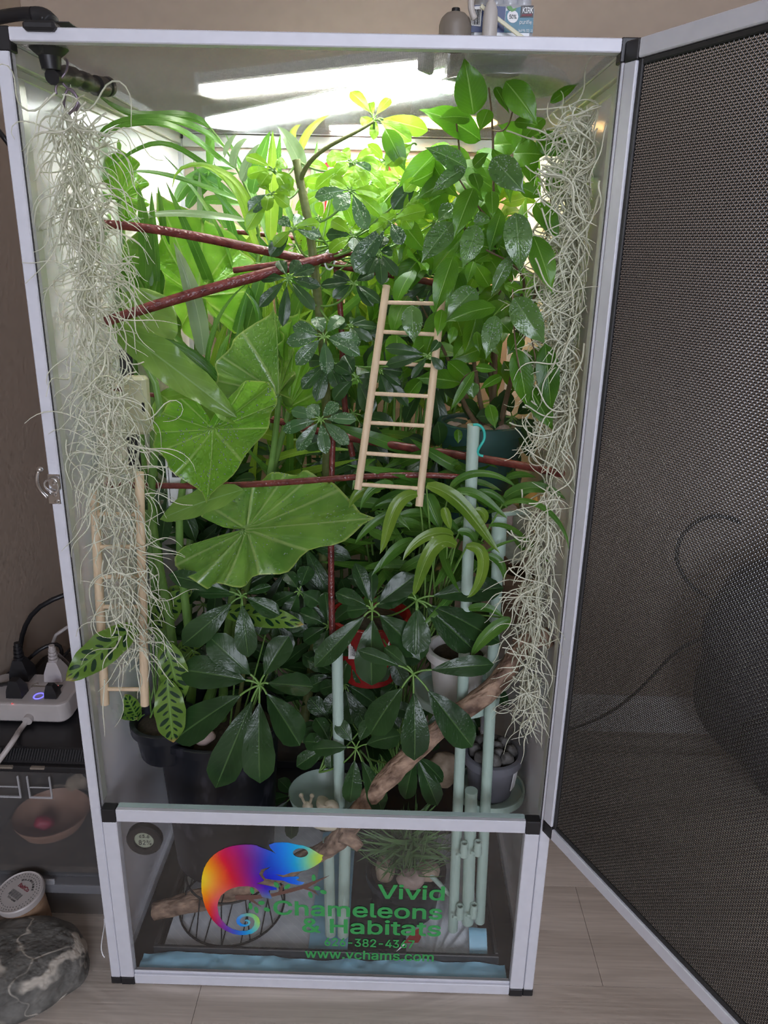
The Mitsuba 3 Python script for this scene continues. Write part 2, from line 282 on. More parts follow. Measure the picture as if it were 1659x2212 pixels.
def sheet(col, rough, trans, relief=None, drop=0., wet=.3):
    """A living leaf: a glossy skin over a sheet that lets light through."""
    b = {'type': 'blendbsdf', 'weight': min(.62, trans * .55), 'a': {'type': 'twosided', 'bsdf': {'type': 'principled', 'base_color': col, 'roughness': rough, 'specular': wet, 'clearcoat': wet * .9, 'clearcoat_gloss': .96}},
         'b': {'type': 'principledthin', 'base_color': col, 'roughness': .5, 'eta': 1.5, 'spec_trans': 0., 'diff_trans': 1.7}}
    return {'type': 'bumpmap', 'arbitrary': relief, 'scale': drop, 'bsdf': b} if relief else b
def leafmat(key, dark, light, vein, rough=.35, trans=.7, freq=11., veinw=.5, dew=0., drop=.0005):
    def col(p, n, uv):
        u, v = uv.x, dr.abs(uv.y - .5) * 2
        c = mix(dark, light, dr.clip(fbm(p.x * 23, p.y * 23, p.z * 23, 2) * 1.5 - .25, 0, 1))
        mid = 1 - smoothstep(.02, .07, v)
        s = u * freq - v * freq * .28; lat = dr.abs(s - dr.floor(s) - .5)
        return mix(c, vein, dr.clip(mid * .9 + (1 - smoothstep(.0, .12, lat)) * veinw * .22 * smoothstep(.02, .1, v), 0, 1))
    def relief(p, n, uv):
        v = dr.abs(uv.y - .5) * 2; s = uv.x * freq - v * freq * .28; lat = dr.abs(s - dr.floor(s) - .5)
        h = -.6 * (1 - smoothstep(.0, .16, v)) - .10 * (1 - smoothstep(0, .25, lat))
        if dew:
            a = smoothstep(.60, .74, pn(p.x * 430, p.y * 430, p.z * 430)); m = smoothstep(.42, .62, fbm(p.x * 21 + 3, p.y * 21, p.z * 21, 2))
            h = h + dew * a * m
        return h + .25 * fbm(p.x * 240, p.y * 240, p.z * 240, 2)
    scene[key] = sheet(P3(col), rough, trans, mikit.proc(relief, 4e-4), drop, .55 if dew > 1 else .32)
leafmat('m_fig', (.032, .115, .006), (.095, .245, .014), (.18, .33, .07), .30, .8, 13, .45)
leafmat('m_figdew', (.045, .12, .025), (.10, .21, .05), (.15, .26, .10), .2, .6, 13, .3, dew=1.6)
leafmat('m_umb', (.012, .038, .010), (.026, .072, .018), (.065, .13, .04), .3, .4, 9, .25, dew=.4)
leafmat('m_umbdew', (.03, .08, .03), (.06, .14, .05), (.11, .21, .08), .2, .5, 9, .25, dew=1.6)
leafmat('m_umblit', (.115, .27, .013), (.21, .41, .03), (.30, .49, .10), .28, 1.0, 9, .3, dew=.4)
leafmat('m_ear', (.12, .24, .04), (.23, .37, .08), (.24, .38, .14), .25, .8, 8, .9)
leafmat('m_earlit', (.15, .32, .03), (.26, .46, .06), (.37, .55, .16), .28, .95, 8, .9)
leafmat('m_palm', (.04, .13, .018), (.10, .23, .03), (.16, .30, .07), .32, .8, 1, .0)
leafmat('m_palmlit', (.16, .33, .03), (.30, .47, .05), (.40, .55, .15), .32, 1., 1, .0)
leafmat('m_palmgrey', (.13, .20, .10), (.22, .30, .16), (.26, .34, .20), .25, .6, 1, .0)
leafmat('m_parlor', (.10, .20, .02), (.19, .31, .035), (.26, .38, .10), .22, .7, 1, .0)
def calathea(p, n, uv):
    u, v = uv.x, (uv.y - .5) * 2; av = dr.abs(v)
    c = mix((.075, .16, .02), (.15, .26, .04), fbm(p.x * 40, p.y * 40, p.z * 40, 2))
    side = dr.select(v > 0, mi.Float(.5), mi.Float(0)); s = u * 9 - av * 1.2 + side; k = dr.floor(s); fr = s - k - .5
    big = dr.select(k - 2 * dr.floor(k / 2) > .5, mi.Float(1), mi.Float(.55))
    e = dr.square(fr / (.34 * big)) + dr.square((av - .10 - .36 * big) / (.36 * big))
    c = mix((.008, .035, .012), c, smoothstep(.8, 1.05, e))
    c = mix(c, (.16, .30, .07), 1 - smoothstep(.02, .06, av))
    edge = smoothstep(.9, 1.0, u) * smoothstep(.3, .7, fbm(p.x * 90, p.y * 90, p.z * 90, 2))
    return mix(c, (.42, .27, .09), edge)
scene['m_calathea'] = sheet(P3(calathea), .28, .4)
pbr('m_stalk', P3(lambda p, n, uv: mix((.09, .2, .04), (.17, .30, .07), fbm(p.x * 50, p.y * 50, p.z * 50, 2))), .4)
pbr('m_twig', P3(lambda p, n, uv: mix((.07, .045, .025), (.17, .12, .07), fbm(p.x * 90, p.y * 90, p.z * 60, 3))), .7)
pbr('m_greenwood', P3(lambda p, n, uv: mix((.06, .08, .018), (.15, .17, .055), fbm(p.x * 70, p.y * 70, p.z * 110, 3))), .6)
pbr('m_potgreen', (.018, .06, .055), .35)
pbr('m_potblack', P3(lambda p, n, uv: mix((.008, .009, .013), (.03, .03, .04), smoothstep(.55, .8, fbm(p.x * 60, p.y * 60, p.z * 25, 3)))), .32)
pbr('m_potred', (.25, .012, .012), .35); pbr('m_potwhite', (.62, .6, .58), .4); pbr('m_potgrey', (.13, .13, .15), .45)
pbr('m_soil', P3(lambda p, n, uv: mix((.012, .009, .006), (.05, .035, .022), fbm(p.x * 300, p.y * 300, p.z * 300, 3))), .95)

ZK = 2.9625
class Zoom:
    """Measurements taken in an enlargement of the photograph whose corner is (ox, oy)."""
    def __init__(s, ox, oy, k=ZK): s.ox, s.oy, s.k = ox, oy, k
    def __call__(s, x, y, Y): return at(s.ox + x / s.k, s.oy + y / s.k, Y)
    def w(s, px, P): return px / s.k * mpp(P)
def face(P, up=.35, rnd=None, j=.25):
    n = unit(CAM - P) + np.array([0, 0, up])
    if rnd is not None: n = n + np.array([rnd.uniform(-j, j) for _ in range(3)])
    return unit(n)
def leaf(plant, B, Tp, w, mat, shape, rnd, up=.35, j=.25, name='leaf', N=None, **k):
    m, uv = leaf_mesh(B, Tp, w, face((B + Tp) / 2, up, rnd, j) if N is None else N, shape, **k)
    kk = put(name, m, mat, plant, True, uv=uv)
    if mat.endswith('dew'): droplets(kk, m, 90, len(USED))
    return kk
BEAD = trimesh.creation.icosphere(1, 1.0)
def droplets(leafkey, m, n, seed, rmax=.0011):
    """Beads of water standing on a leaf, in patches."""
    r = np.random.RandomState(seed); P, fi = trimesh.sample.sample_surface(m, n * 3, seed=seed); N = m.face_normals[fi]
    keep = (meshkit.noise(P * 55, seed) > .45); P, N = P[keep][:n], N[keep][:n]
    N = np.where(((CAM - P) * N).sum(1)[:, None] > 0, N, -N)
    if not len(P): return
    rad = r.uniform(.25, 1, len(P))**1.6 * rmax; k = len(BEAD.vertices)
    V = P[:, None] + N[:, None] * .0001 + BEAD.vertices[None] * rad[:, None, None]; V = V - N[:, None] * (((V - P[:, None]) * N[:, None]).sum(-1) * .45)[..., None]
    F = (BEAD.faces[None] + (np.arange(len(P)) * k)[:, None, None]).reshape(-1, 3)
    put('water_droplets', trimesh.Trimesh(V.reshape(-1, 3), F, process=False), 'm_water', leafkey, True, kind='stuff', label='beads of water')
pbr('m_water', (.10, .17, .09), .04, spec=1.0, clearcoat=1.0, clearcoat_gloss=1.0)
def stalk(plant, pts, r, mat='m_stalk', name='stem', n=14, sides=6):
    return put(name, tube(spline(pts, n), np.linspace(r, r * .7, n) if np.isscalar(r) else np.interp(np.linspace(0, 1, n), np.linspace(0, 1, len(r)), r), sides), mat, plant, True)
def umbrella(plant, Z, hub, Y, tips, mat, rnd, root=None, widths=None, w=70, start=.16, dY=.02, r=.0011, arch=.06, up=.35):
    """One whorl of an umbrella plant: leaflets on short stalks from a hub; tips that hang come nearer, tips that rise lean back."""
    Hb = Z(*hub, Y); st, lv = [], []
    for i, tp in enumerate(tips):
        wd = tp[2] if len(tp) > 2 else w; dy = (tp[1] - hub[1]); L = math.hypot(tp[0] - hub[0], dy)
        Tp = Z(tp[0], tp[1], Y - dY * dy / max(L, 1) + rnd.uniform(-.006, .006))
        s = start * rnd.uniform(.85, 1.2); B = Hb + (Tp - Hb) * s + np.array([0, -.002, .004])
        lv.append((B, Tp, Z.w(wd, Hb) * 1.1, tp[3] if len(tp) > 3 else mat)); q = dict(up=up, arch=arch * (2.2 if lv[-1][3] == 'm_umblit' else 1) * rnd.uniform(.4, 1.4), fold=rnd.uniform(.1, .3), ph=rnd.uniform(0, 6), wav=.03); lv[-1] += (q,)
        st.append(tube(spline([Hb, (Hb + B) / 2 + [0, 0, .002], B], 5), r, 5))
    wk = put('whorl', cat_(st), 'm_stalk', plant, True)
    for B, Tp, w_, m_, q in lv: leaf(wk, B, Tp, w_, m_, 'umb', rnd, **q)
    if root is not None: stalk(plant, [np.asarray(root), (np.asarray(root) * .45 + Hb * .55) + [0, 0, -.01], Hb], .0017, name='petiole', n=10)
    return Hb
def pot(plant, c, rt, rb, h, mat, rim=.006, name='pot', fill=.9, soil=True):
    x = np.array([c[0], c[1], c[2]])
    pr = [(.001, 0), (rb - .002, 0), (rb, .003), (rt - .003, h - .016), (rt - .003, h - .015), (rt + rim * .5, h - .014), (rt + rim * .6, h - .001), (rt + rim * .3, h), (rt - .003, h), (rt - .005, h - .003), (rb + (rt - rb) * fill - .006, h * fill), (.001, h * fill)] if not soil else [(.001, 0), (rb - .002, 0), (rb, .003), (rt - .003, h - .016), (rt - .003, h - .015), (rt + rim * .5, h - .014), (rt + rim * .6, h - .001), (rt + rim * .3, h), (rt - .003, h), (rt - .005, h - .003), (rb + (rt - rb) * fill - .006, h * fill - .004)]
    k = put(name, lathe(pr, x), mat, plant, smooth=35)
    if soil: put('soil', lathe([(.0005, h * fill + .004), ((rb + (rt - rb) * fill) * .6, h * fill + .002), (rb + (rt - rb) * fill - .005, h * fill - .003)], x, 32), 'm_soil', plant, smooth=True)
    return k

# ---- weeping fig
R = random.Random(11)
fig = thing('weeping_fig', 'tall weeping fig with drooping pointed leaves in a dark green pot at the right', 'plant')
GP = np.array([.478, .27, 0.0]); gz = at(1040, 925, .22)[2]
z3, z6 = Zoom(820, 80), Zoom(820, 500)
F1 = [  # base, tip, width, depth, dewy
 (600, 495, 540, 128, 225, .05, 0), (808, 285, 1012, 560, 185, .06, 0), (1005, 640, 1215, 745, 150, .14, 0), (560, 835, 290, 705, 150, .10, 1), (645, 660, 255, 455, 200, .16, 0),
 (695, 465, 640, 600, 110, .09, 0), (862, 545, 1012, 565, 80, .09, 0), (1045, 520, 900, 690, 125, .13, 0), (722, 775, 930, 1000, 190, .05, 1), (855, 745, 1065, 755, 170, .16, 0),
 (548, 838, 330, 1000, 115, .09, 1), (600, 968, 475, 1290, 150, .05, 0), (470, 1185, 262, 1450, 170, .06, 1), (625, 1205, 530, 1480, 155, .08, 1), (870, 1125, 900, 1510, 190, .04, 1),
 (1000, 1062, 1150, 1300, 140, .08, 0), (985, 1275, 1105, 1640, 165, .05, 0), (845, 1400, 712, 1659, 95, .05, 1), (775, 1125, 700, 1380, 115, .13, 0), (600, 870, 640, 990, 95, .1, 0),
 (715, 985, 725, 1160, 95, .1, 0), (580, 520, 375, 520, 130, .13, 0), (650, 250, 560, 430, 90, .15, 0), (740, 320, 830, 490, 70, .1, 0), (720, 690, 910, 690, 180, .2, 0), (600, 830, 700, 740, 90, .07, 0),
 (1090, 420, 1280, 290, 70, .17, 0), (930, 660, 760, 560, 150, .19, 0), (1130, 660, 1240, 800, 110, .17, 0), (1060, 880, 1180, 870, 120, .2, 0), (430, 980, 310, 930, 110, .16, 0), (490, 1080, 370, 1180, 130, .15, 1),
 (700, 1390, 610, 1440, 120, .15, 0), (1080, 890, 1190, 1060, 120, .14, 0), (690, 1140, 600, 1210, 100, .11, 1), (900, 960, 1040, 1030, 110, .15, 0)]
F2 = [(470, 160, 350, 525, 155, .05, 0), (742, 485, 415, 582, 150, .04, 0), (615, 365, 425, 565, 170, .07, 1), (860, 425, 1062, 725, 195, .03, 1), (742, 540, 680, 818, 135, .06, 1), (875, 752, 945, 1138, 160, .05, 0),
 (1060, 718, 1100, 1165, 160, .045, 0), (958, 990, 1112, 1275, 150, .055, 0), (605, 895, 448, 1155, 70, .09, 0), (615, 868, 750, 890, 65, .08, 0), (780, 925, 640, 1012, 70, .09, 0), (590, 965, 602, 1070, 95, .09, 1),
 (700, 1105, 742, 1265, 85, .10, 0), (600, 190, 560, 335, 75, .08, 0), (205, 472, 220, 718, 145, .07, 1), (500, 1265, 502, 1360, 60, .13, 0), (700, 350, 600, 190, 110, .14, 0), (900, 655, 820, 790, 120, .09, 0),
 (1015, 735, 965, 955, 95, .09, 0), (800, 340, 930, 400, 80, .1, 0), (480, 610, 448, 725, 65, .1, 0), (400, 500, 370, 670, 90, .09, 0), (1050, 180, 1130, 300, 120, .12, 0), (930, 760, 960, 960, 90, .1, 0), (760, 570, 850, 660, 130, .11, 0), (620, 640, 640, 780, 60, .1, 0), (900, 40, 1050, 140, 90, .13, 0)]
top = np.array([.46, .2, 1.13])
for Z, tab in ((z3, F1), (z6, F2)):
    for bx, by, tx, ty, w, Y, dew in tab:
        B, Tp = Z(bx, by, Y + .012), Z(tx, ty, Y + R.uniform(-.012, .008))
        leaf(fig, B, Tp, Z.w(w, B), 'm_figdew' if dew else 'm_fig', 'fig', R, arch=R.uniform(.03, .1), fold=R.uniform(.12, .32), nl=14, nw=8, wav=.025, ph=R.uniform(0, 6), tipcurl=R.uniform(0, .25))
for i in range(150):
    c = np.array([R.uniform(.36, .585), R.uniform(.15, .42), R.uniform(.86, 1.17)])
    d = unit([R.uniform(-1, 1), R.uniform(-1, .3), R.uniform(-1.3, .1)]); L = R.uniform(.045, .075)
    leaf(fig, c, c + d * L, L * R.uniform(.42, .55), 'm_fig', 'fig', R, j=.7, arch=.08, nl=8, nw=4)
base = np.array([GP[0], GP[1], gz - .03])
for pts in ([(1062, 930, .26), (1070, 700, .24), (1066, 480, .18), (1064, 280, .15), (1056, 190, .12)], [(1050, 930, .27), (1010, 620, .26), (1000, 420, .2), (985, 260, .15)], [(1075, 930, .27), (1120, 650, .2), (1090, 560, .1), (1050, 540, .1)],
            [(1080, 930, .25), (1110, 800, .2), (1180, 520, .16), (1190, 320, .15)], [(1066, 480, .18), (1000, 400, .12), (960, 330, .1)], [(1064, 660, .22), (1108, 640, .09), (1110, 700, .06), (1128, 820, .06)], [(1040, 930, .28), (960, 760, .24), (900, 640, .2)], [(1064, 280, .15), (1100, 265, .1), (1110, 200, .07)], [(1120, 690, .12), (1150, 740, .06), (1160, 800, .055)], [(1040, 930, .25), (1010, 810, .13), (1035, 800, .1)]):
    stalk(fig, [at(*p) for p in pts], [.0042, .003, .0018, .0011] if pts[0][1] > 900 else .0012, 'm_twig', 'branch', n=18)
pot(fig, (at(1040, 930, GP[1])[0], GP[1], gz - .145), .062, .047, .145, 'm_potgreen', fill=.82)
FP = np.array([at(1040, 930, GP[1])[0], GP[1], gz - .145 + .145 * .82 + .004])

# ---- elephant ear
R = random.Random(5)
ear = thing('elephant_ear', 'elephant ear plant with huge heart shaped wavy leaves at the left', 'plant')
def heart(plant, A, Tp, Lp, Rp, mat, lobe=.34, n=72, nr=9, cup=.12, wav=.02, seed=0, notch=.10):
    A, Tp, Lp, Rp = (np.asarray(v, float) for v in (A, Tp, Lp, Rp)); e = Tp - A
    th = np.linspace(-math.pi, math.pi, n + 1)
    # outline: unit axis towards the tip, half width 1 at the widest point
    y = np.where(np.abs(th) < 2.0, 1.0 - 1.0 * (np.abs(th) / 2.0)**1.15 - .0, 0)
    a = np.abs(th); u = np.interp(a, [0, .12, .35, .7, 1.1, 1.5, 1.9, 2.3, 2.65, 2.9, 3.05, math.pi], [1, .88, .74, .52, .30, .10, -.12, -.30, -lobe, -lobe * .86, -lobe * .4, -notch * .3])
    x = np.interp(a, [0, .12, .35, .7, 1.1, 1.5, 1.9, 2.3, 2.65, 2.9, 3.05, math.pi], [0, .09, .36, .70, .92, 1.0, .98, .82, .52, .24, .05, 0]) * np.sign(th)
    nrm = unit(np.cross(Rp - Lp, e)); nrm = nrm if nrm @ (CAM - A) > 0 else -nrm; size = np.linalg.norm(e)
    rr = np.linspace(0, 1, nr + 1)[1:]
    sx = np.where(x[None] > 0, 1, -1); mid = A + .1 * e
    V = [A]; UV = [(.0, .5)]
    for r in rr:
        for k in range(n + 1):
            xx, uu = x[k] * r, u[k] * r
            side = (Rp - (A + .1 * e)) if xx > 0 else (Lp - (A + .1 * e))
            p = A + e * uu + side * abs(xx)
            p = p + nrm * size * (cup * (r**2 - .5 * r) * (1 - .5 * abs(x[k])) + wav * 1.7 * r**3 * math.sin((9 + seed % 3) * th[k] + seed) + .012 * math.cos(abs(th[k]) * 12) * r * (1 - .3 * r) - .10 * max(uu, 0)**2 + .05 * math.exp(-(xx / .12)**2) * 0 - .012 * math.exp(-(((abs(th[k]) * 4.2) % 1 - .5) / .16)**2) * r * (1 - r) * 4)
            V.append(p); UV.append((r, th[k] / (2 * math.pi) + .5))
    f = []; m = n + 1
    for k in range(n): f.append((0, 1 + k, 2 + k))
    for i in range(nr - 1):
        for k in range(n):
            a0 = 1 + i * m + k; f += [(a0, a0 + m, a0 + m + 1), (a0, a0 + m + 1, a0 + 1)]
    mm = trimesh.Trimesh(np.array(V), f, process=False); kk = put('leaf', mm, mat, plant, True, uv=np.array(UV))
    if seed in (1, 2): droplets(kk, mm, 420, seed, .0013)
    return kk
def heartmat(key, dark, light, vein, rough, trans, dew):
    def ang(uv):
        s = dr.abs(uv.y - .5) * 2 * math.pi * 4.2 / math.pi * .5 * 2 / 2 * 1.6; return s
    def col(p, n, uv):
        a = dr.abs(uv.y - .5) * 2; s = a * 6.0 + .5 * 0; d = dr.abs(s - dr.floor(s + .5)) * (uv.x + .08)
        c = mix(dark, light, dr.clip(fbm(p.x * 30, p.y * 30, p.z * 30, 3) * 1.8 - .4, 0, 1))
        side = dr.abs(fbm(p.x * 60, p.y * 60, p.z * 60, 2) - .5)
        c = mix(c, vein, (1 - smoothstep(.01, .055, d)) * .7 + (1 - smoothstep(0, .02, side)) * .12)
        return mix(c, (.30, .40, .10), smoothstep(.965, .99, uv.x) * .7)
    def rel(p, n, uv):
        a = dr.abs(uv.y - .5) * 2; s = a * 6.0; d = dr.abs(s - dr.floor(s + .5)) * (uv.x + .08)
        m = smoothstep(.38, .6, fbm(p.x * 17 + 7, p.y * 17, p.z * 17, 2))
        return -1.3 * (1 - smoothstep(0, .09, d)) + .5 * fbm(p.x * 70, p.y * 70, p.z * 70, 2) + dew * m * smoothstep(.56, .72, pn(p.x * 330, p.y * 330, p.z * 330))
    scene[key] = sheet(P3(col), rough, trans, mikit.proc(rel, 4e-4), .0007, .5)
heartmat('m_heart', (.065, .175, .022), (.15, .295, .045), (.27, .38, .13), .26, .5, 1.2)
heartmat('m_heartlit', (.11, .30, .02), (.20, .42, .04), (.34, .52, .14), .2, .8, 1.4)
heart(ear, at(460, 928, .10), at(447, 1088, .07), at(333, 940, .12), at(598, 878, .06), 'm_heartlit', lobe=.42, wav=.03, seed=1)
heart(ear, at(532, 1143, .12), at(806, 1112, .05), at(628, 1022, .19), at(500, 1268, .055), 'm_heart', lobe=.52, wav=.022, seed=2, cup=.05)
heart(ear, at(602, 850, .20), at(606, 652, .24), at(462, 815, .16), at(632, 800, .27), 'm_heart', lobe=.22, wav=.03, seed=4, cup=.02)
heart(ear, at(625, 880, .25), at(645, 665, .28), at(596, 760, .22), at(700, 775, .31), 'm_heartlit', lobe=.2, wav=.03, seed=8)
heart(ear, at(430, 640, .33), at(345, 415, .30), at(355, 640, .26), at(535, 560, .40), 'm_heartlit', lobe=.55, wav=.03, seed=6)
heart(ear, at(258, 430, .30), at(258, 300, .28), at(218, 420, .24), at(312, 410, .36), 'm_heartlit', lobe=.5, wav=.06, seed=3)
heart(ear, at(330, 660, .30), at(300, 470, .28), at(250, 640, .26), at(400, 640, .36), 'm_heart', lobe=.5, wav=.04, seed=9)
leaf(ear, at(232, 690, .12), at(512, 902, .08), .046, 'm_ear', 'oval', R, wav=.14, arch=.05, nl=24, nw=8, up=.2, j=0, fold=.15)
leaf(ear, at(470, 870, .11), at(515, 915, .085), .03, 'm_earlit', 'oval', R, wav=.03, arch=-.05, nl=10, nw=6)
leaf(ear, at(525, 1058, .10), at(345, 1122, .10), .04, 'm_ear', 'oval', R, wav=.05, arch=.04, nl=14, nw=6)
leaf(ear, at(345, 850, .16), at(470, 960, .15), .09, 'm_earlit', 'oval', R, wav=.04, arch=.04, nl=14, nw=6)
leaf(ear, at(300, 720, .2), at(360, 640, .2), .09, 'm_ear', 'oval', R, wav=.05, nl=14, nw=6)
crown = np.array([.155, .22, .34])
for pts in ([(350, 1560, .2), (340, 1200, .16), (330, 1010, .14), (345, 900, .13), (250, 720, .13)], [(400, 1560, .2), (400, 1300, .17), (395, 1050, .15), (455, 935, .11)], [(480, 1560, .2), (500, 1300, .18), (532, 1146, .12)], [(430, 1560, .22), (560, 1150, .24), (603, 855, .205)], [(440, 1560, .23), (580, 1050, .27), (625, 885, .255)], [(400, 1560, .24), (420, 900, .33), (430, 645, .33)], [(360, 1560, .24), (300, 900, .3), (258, 435, .3)], [(380, 1560, .24), (330, 900, .3), (330, 665, .3)]):
    stalk(ear, [at(*p) for p in pts], [.0078, .006, .004], name='petiole', n=20, sides=8)
bp0 = at(475, 1625, .17)
EP = np.array([bp0[0], .175, .008])
PZ = at(450, 1900, .11)[2]; RIM = at(465, 1625, EP[1] - .095)[2]
pot(ear, [EP[0], EP[1], PZ], .095, .078, RIM - PZ, 'm_potblack', fill=.88)

# ---- umbrella plants
R = random.Random(21)
dwarf = thing('umbrella_plant', 'tall umbrella plant with many small glossy whorls rising in the middle', 'plant')
z5, z2, zb2, zbr, zl2, zl3 = Zoom(450, 500), Zoom(400, 80), Zoom(350, 1000), Zoom(820, 1000), Zoom(300, 1500), Zoom(700, 1500)
trunk = [at(640, 345, .22), at(650, 400, .22), at(667, 485, .215), at(677, 560, .215), at(688, 660, .22), at(700, 780, .23), at(706, 950, .25), at(690, 1300, .28), at(650, 1600, .26)]
put('trunk', tube(spline(trunk, 40), np.linspace(.0055, .0085, 40), 10), 'm_greenwood', dwarf, True)
put('trunk_tip', tube(spline([at(648, 395, .22), at(690, 330, .2), at(740, 300, .19), at(808, 262, .18)], 14), np.linspace(.0032, .0016, 14), 8), 'm_greenwood', dwarf, True)
def tr(k): return np.asarray(trunk[k])
for Z, hub, Y, tips, mat, w, rt in (
    (z5, (510, 320), .16, [(325, 485), (475, 610), (682, 505), (718, 352), (682, 228), (582, 185), (450, 185), (332, 305)], 'm_umb', 72, tr(4)),
    (z5, (740, 690), .13, [(498, 712), (560, 855), (760, 915), (972, 795), (972, 705), (860, 545), (690, 545), (540, 605)], 'm_umbdew', 92, tr(5)),
    (z5, (720, 1220), .13, [(475, 1275), (568, 1405), (752, 1425), (900, 1365), (948, 1205), (830, 1095), (530, 1145), (650, 1110)], 'm_umbdew', 82, tr(6)),
    (z5, (930, 350), .17, [(795, 425), (1055, 480), (1100, 460), (718, 345), (800, 270), (1060, 260)], 'm_umb', 70, tr(4)),
    (z5, (945, 950), .15, [(800, 1078), (1050, 1170, 105), (815, 850), (870, 790), (1010, 880), (1075, 960)], 'm_umb', 90, tr(5)),
    (z5, (765, 850), .17, [(598, 1010), (690, 1090), (840, 1010), (915, 990), (640, 830)], 'm_umb', 85, tr(5)),
    (z5, (1090, 155), .12, [(932, 255, 110, 'm_umbdew'), (1210, 285), (1110, 345, 80), (1020, 275), (1180, 130), (1130, 30), (985, 130)], 'm_umb', 72, tr(3)),
    (z5, (900, 620), .15, [(1080, 610), (1050, 700), (940, 560), (830, 600), (960, 740), (1010, 560)], 'm_umb', 60, tr(4)),
    (z5, (1410, 810), .11, [(1130, 745, 75), (1135, 855, 75), (1300, 940, 50), (1480, 700, 60), (1500, 880, 60)], 'm_umb', 70, tr(5)),
    (z5, (1090, 900), .16, [(1230, 985, 55), (1250, 900), (1160, 1100, 90), (1000, 1010), (1280, 1120, 70)], 'm_umb', 70, tr(5)),
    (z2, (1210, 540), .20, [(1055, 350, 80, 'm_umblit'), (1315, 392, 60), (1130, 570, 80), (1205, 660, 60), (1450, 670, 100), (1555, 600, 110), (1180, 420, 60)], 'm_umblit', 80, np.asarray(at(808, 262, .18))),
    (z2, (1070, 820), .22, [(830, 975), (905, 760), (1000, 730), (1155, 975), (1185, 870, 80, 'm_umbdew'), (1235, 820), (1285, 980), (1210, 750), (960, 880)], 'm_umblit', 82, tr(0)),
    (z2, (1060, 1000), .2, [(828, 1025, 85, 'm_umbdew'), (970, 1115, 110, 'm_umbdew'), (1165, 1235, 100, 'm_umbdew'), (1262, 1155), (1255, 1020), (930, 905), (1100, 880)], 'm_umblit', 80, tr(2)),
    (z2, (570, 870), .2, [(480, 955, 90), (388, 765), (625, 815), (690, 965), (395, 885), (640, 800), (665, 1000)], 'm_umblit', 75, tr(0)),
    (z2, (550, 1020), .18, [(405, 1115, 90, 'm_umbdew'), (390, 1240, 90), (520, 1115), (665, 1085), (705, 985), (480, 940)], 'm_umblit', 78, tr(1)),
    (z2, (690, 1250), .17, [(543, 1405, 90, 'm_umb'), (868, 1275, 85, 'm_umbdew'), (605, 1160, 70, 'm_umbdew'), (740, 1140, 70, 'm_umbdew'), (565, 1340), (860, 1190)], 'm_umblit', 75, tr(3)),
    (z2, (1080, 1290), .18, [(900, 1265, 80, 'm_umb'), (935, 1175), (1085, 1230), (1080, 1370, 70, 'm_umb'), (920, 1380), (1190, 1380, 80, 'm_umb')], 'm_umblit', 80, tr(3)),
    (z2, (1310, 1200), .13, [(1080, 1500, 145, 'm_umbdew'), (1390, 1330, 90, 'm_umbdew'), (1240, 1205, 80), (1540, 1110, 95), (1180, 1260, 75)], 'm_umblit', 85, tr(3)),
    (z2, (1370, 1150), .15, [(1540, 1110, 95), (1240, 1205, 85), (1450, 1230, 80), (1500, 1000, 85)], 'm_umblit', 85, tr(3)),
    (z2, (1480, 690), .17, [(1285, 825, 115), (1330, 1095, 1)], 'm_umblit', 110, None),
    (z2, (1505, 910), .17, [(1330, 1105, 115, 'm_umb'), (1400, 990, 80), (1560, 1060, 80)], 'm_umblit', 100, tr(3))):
    umbrella(dwarf, Z, hub, Y, [t for t in tips if len(t) < 3 or t[2] > 2], mat, R, rt, w=w)

big = thing('umbrella_plant', 'umbrella plant with the largest dark whorl, hanging over the rim of the black pot', 'plant')
R = random.Random(31); bc = np.array([EP[0] + .01, .16, bp0[2] - .02])
umbrella(big, zb2, (625, 1420), .075, [(105, 1320, 205), (295, 1105, 180), (812, 1108, 160), (968, 1435, 165), (882, 1811, 205), (627, 2051, 210), (342, 2081, 215), (72, 1776, 215)], 'm_umb', R, bc, start=.19, r=.0016, dY=.03)
umbrella(big, zb2, (510, 860), .09, [(130, 1165, 165), (552, 1245, 135), (755, 975, 115), (40, 715, 115), (700, 790, 60), (230, 840, 60), (400, 700, 90)], 'm_umb', R, bc, start=.17, r=.0014)
umbrella(big, zb2, (880, 830), .2, [(1040, 1110, 130), (800, 1000, 110), (700, 900, 90), (1010, 900, 120), (940, 660, 110), (790, 700, 90)], 'm_umb', R, bc, start=.17)
umbrella(big, zb2, (700, 950), .17, [(905, 1060, 120), (810, 1230, 130), (620, 1100, 100), (540, 1000, 90)], 'm_umb', R, bc, start=.17)
stalk(big, [bc, zb2(540, 1000, .16), zb2(515, 820, .12)], .004, 'm_greenwood', 'trunk')

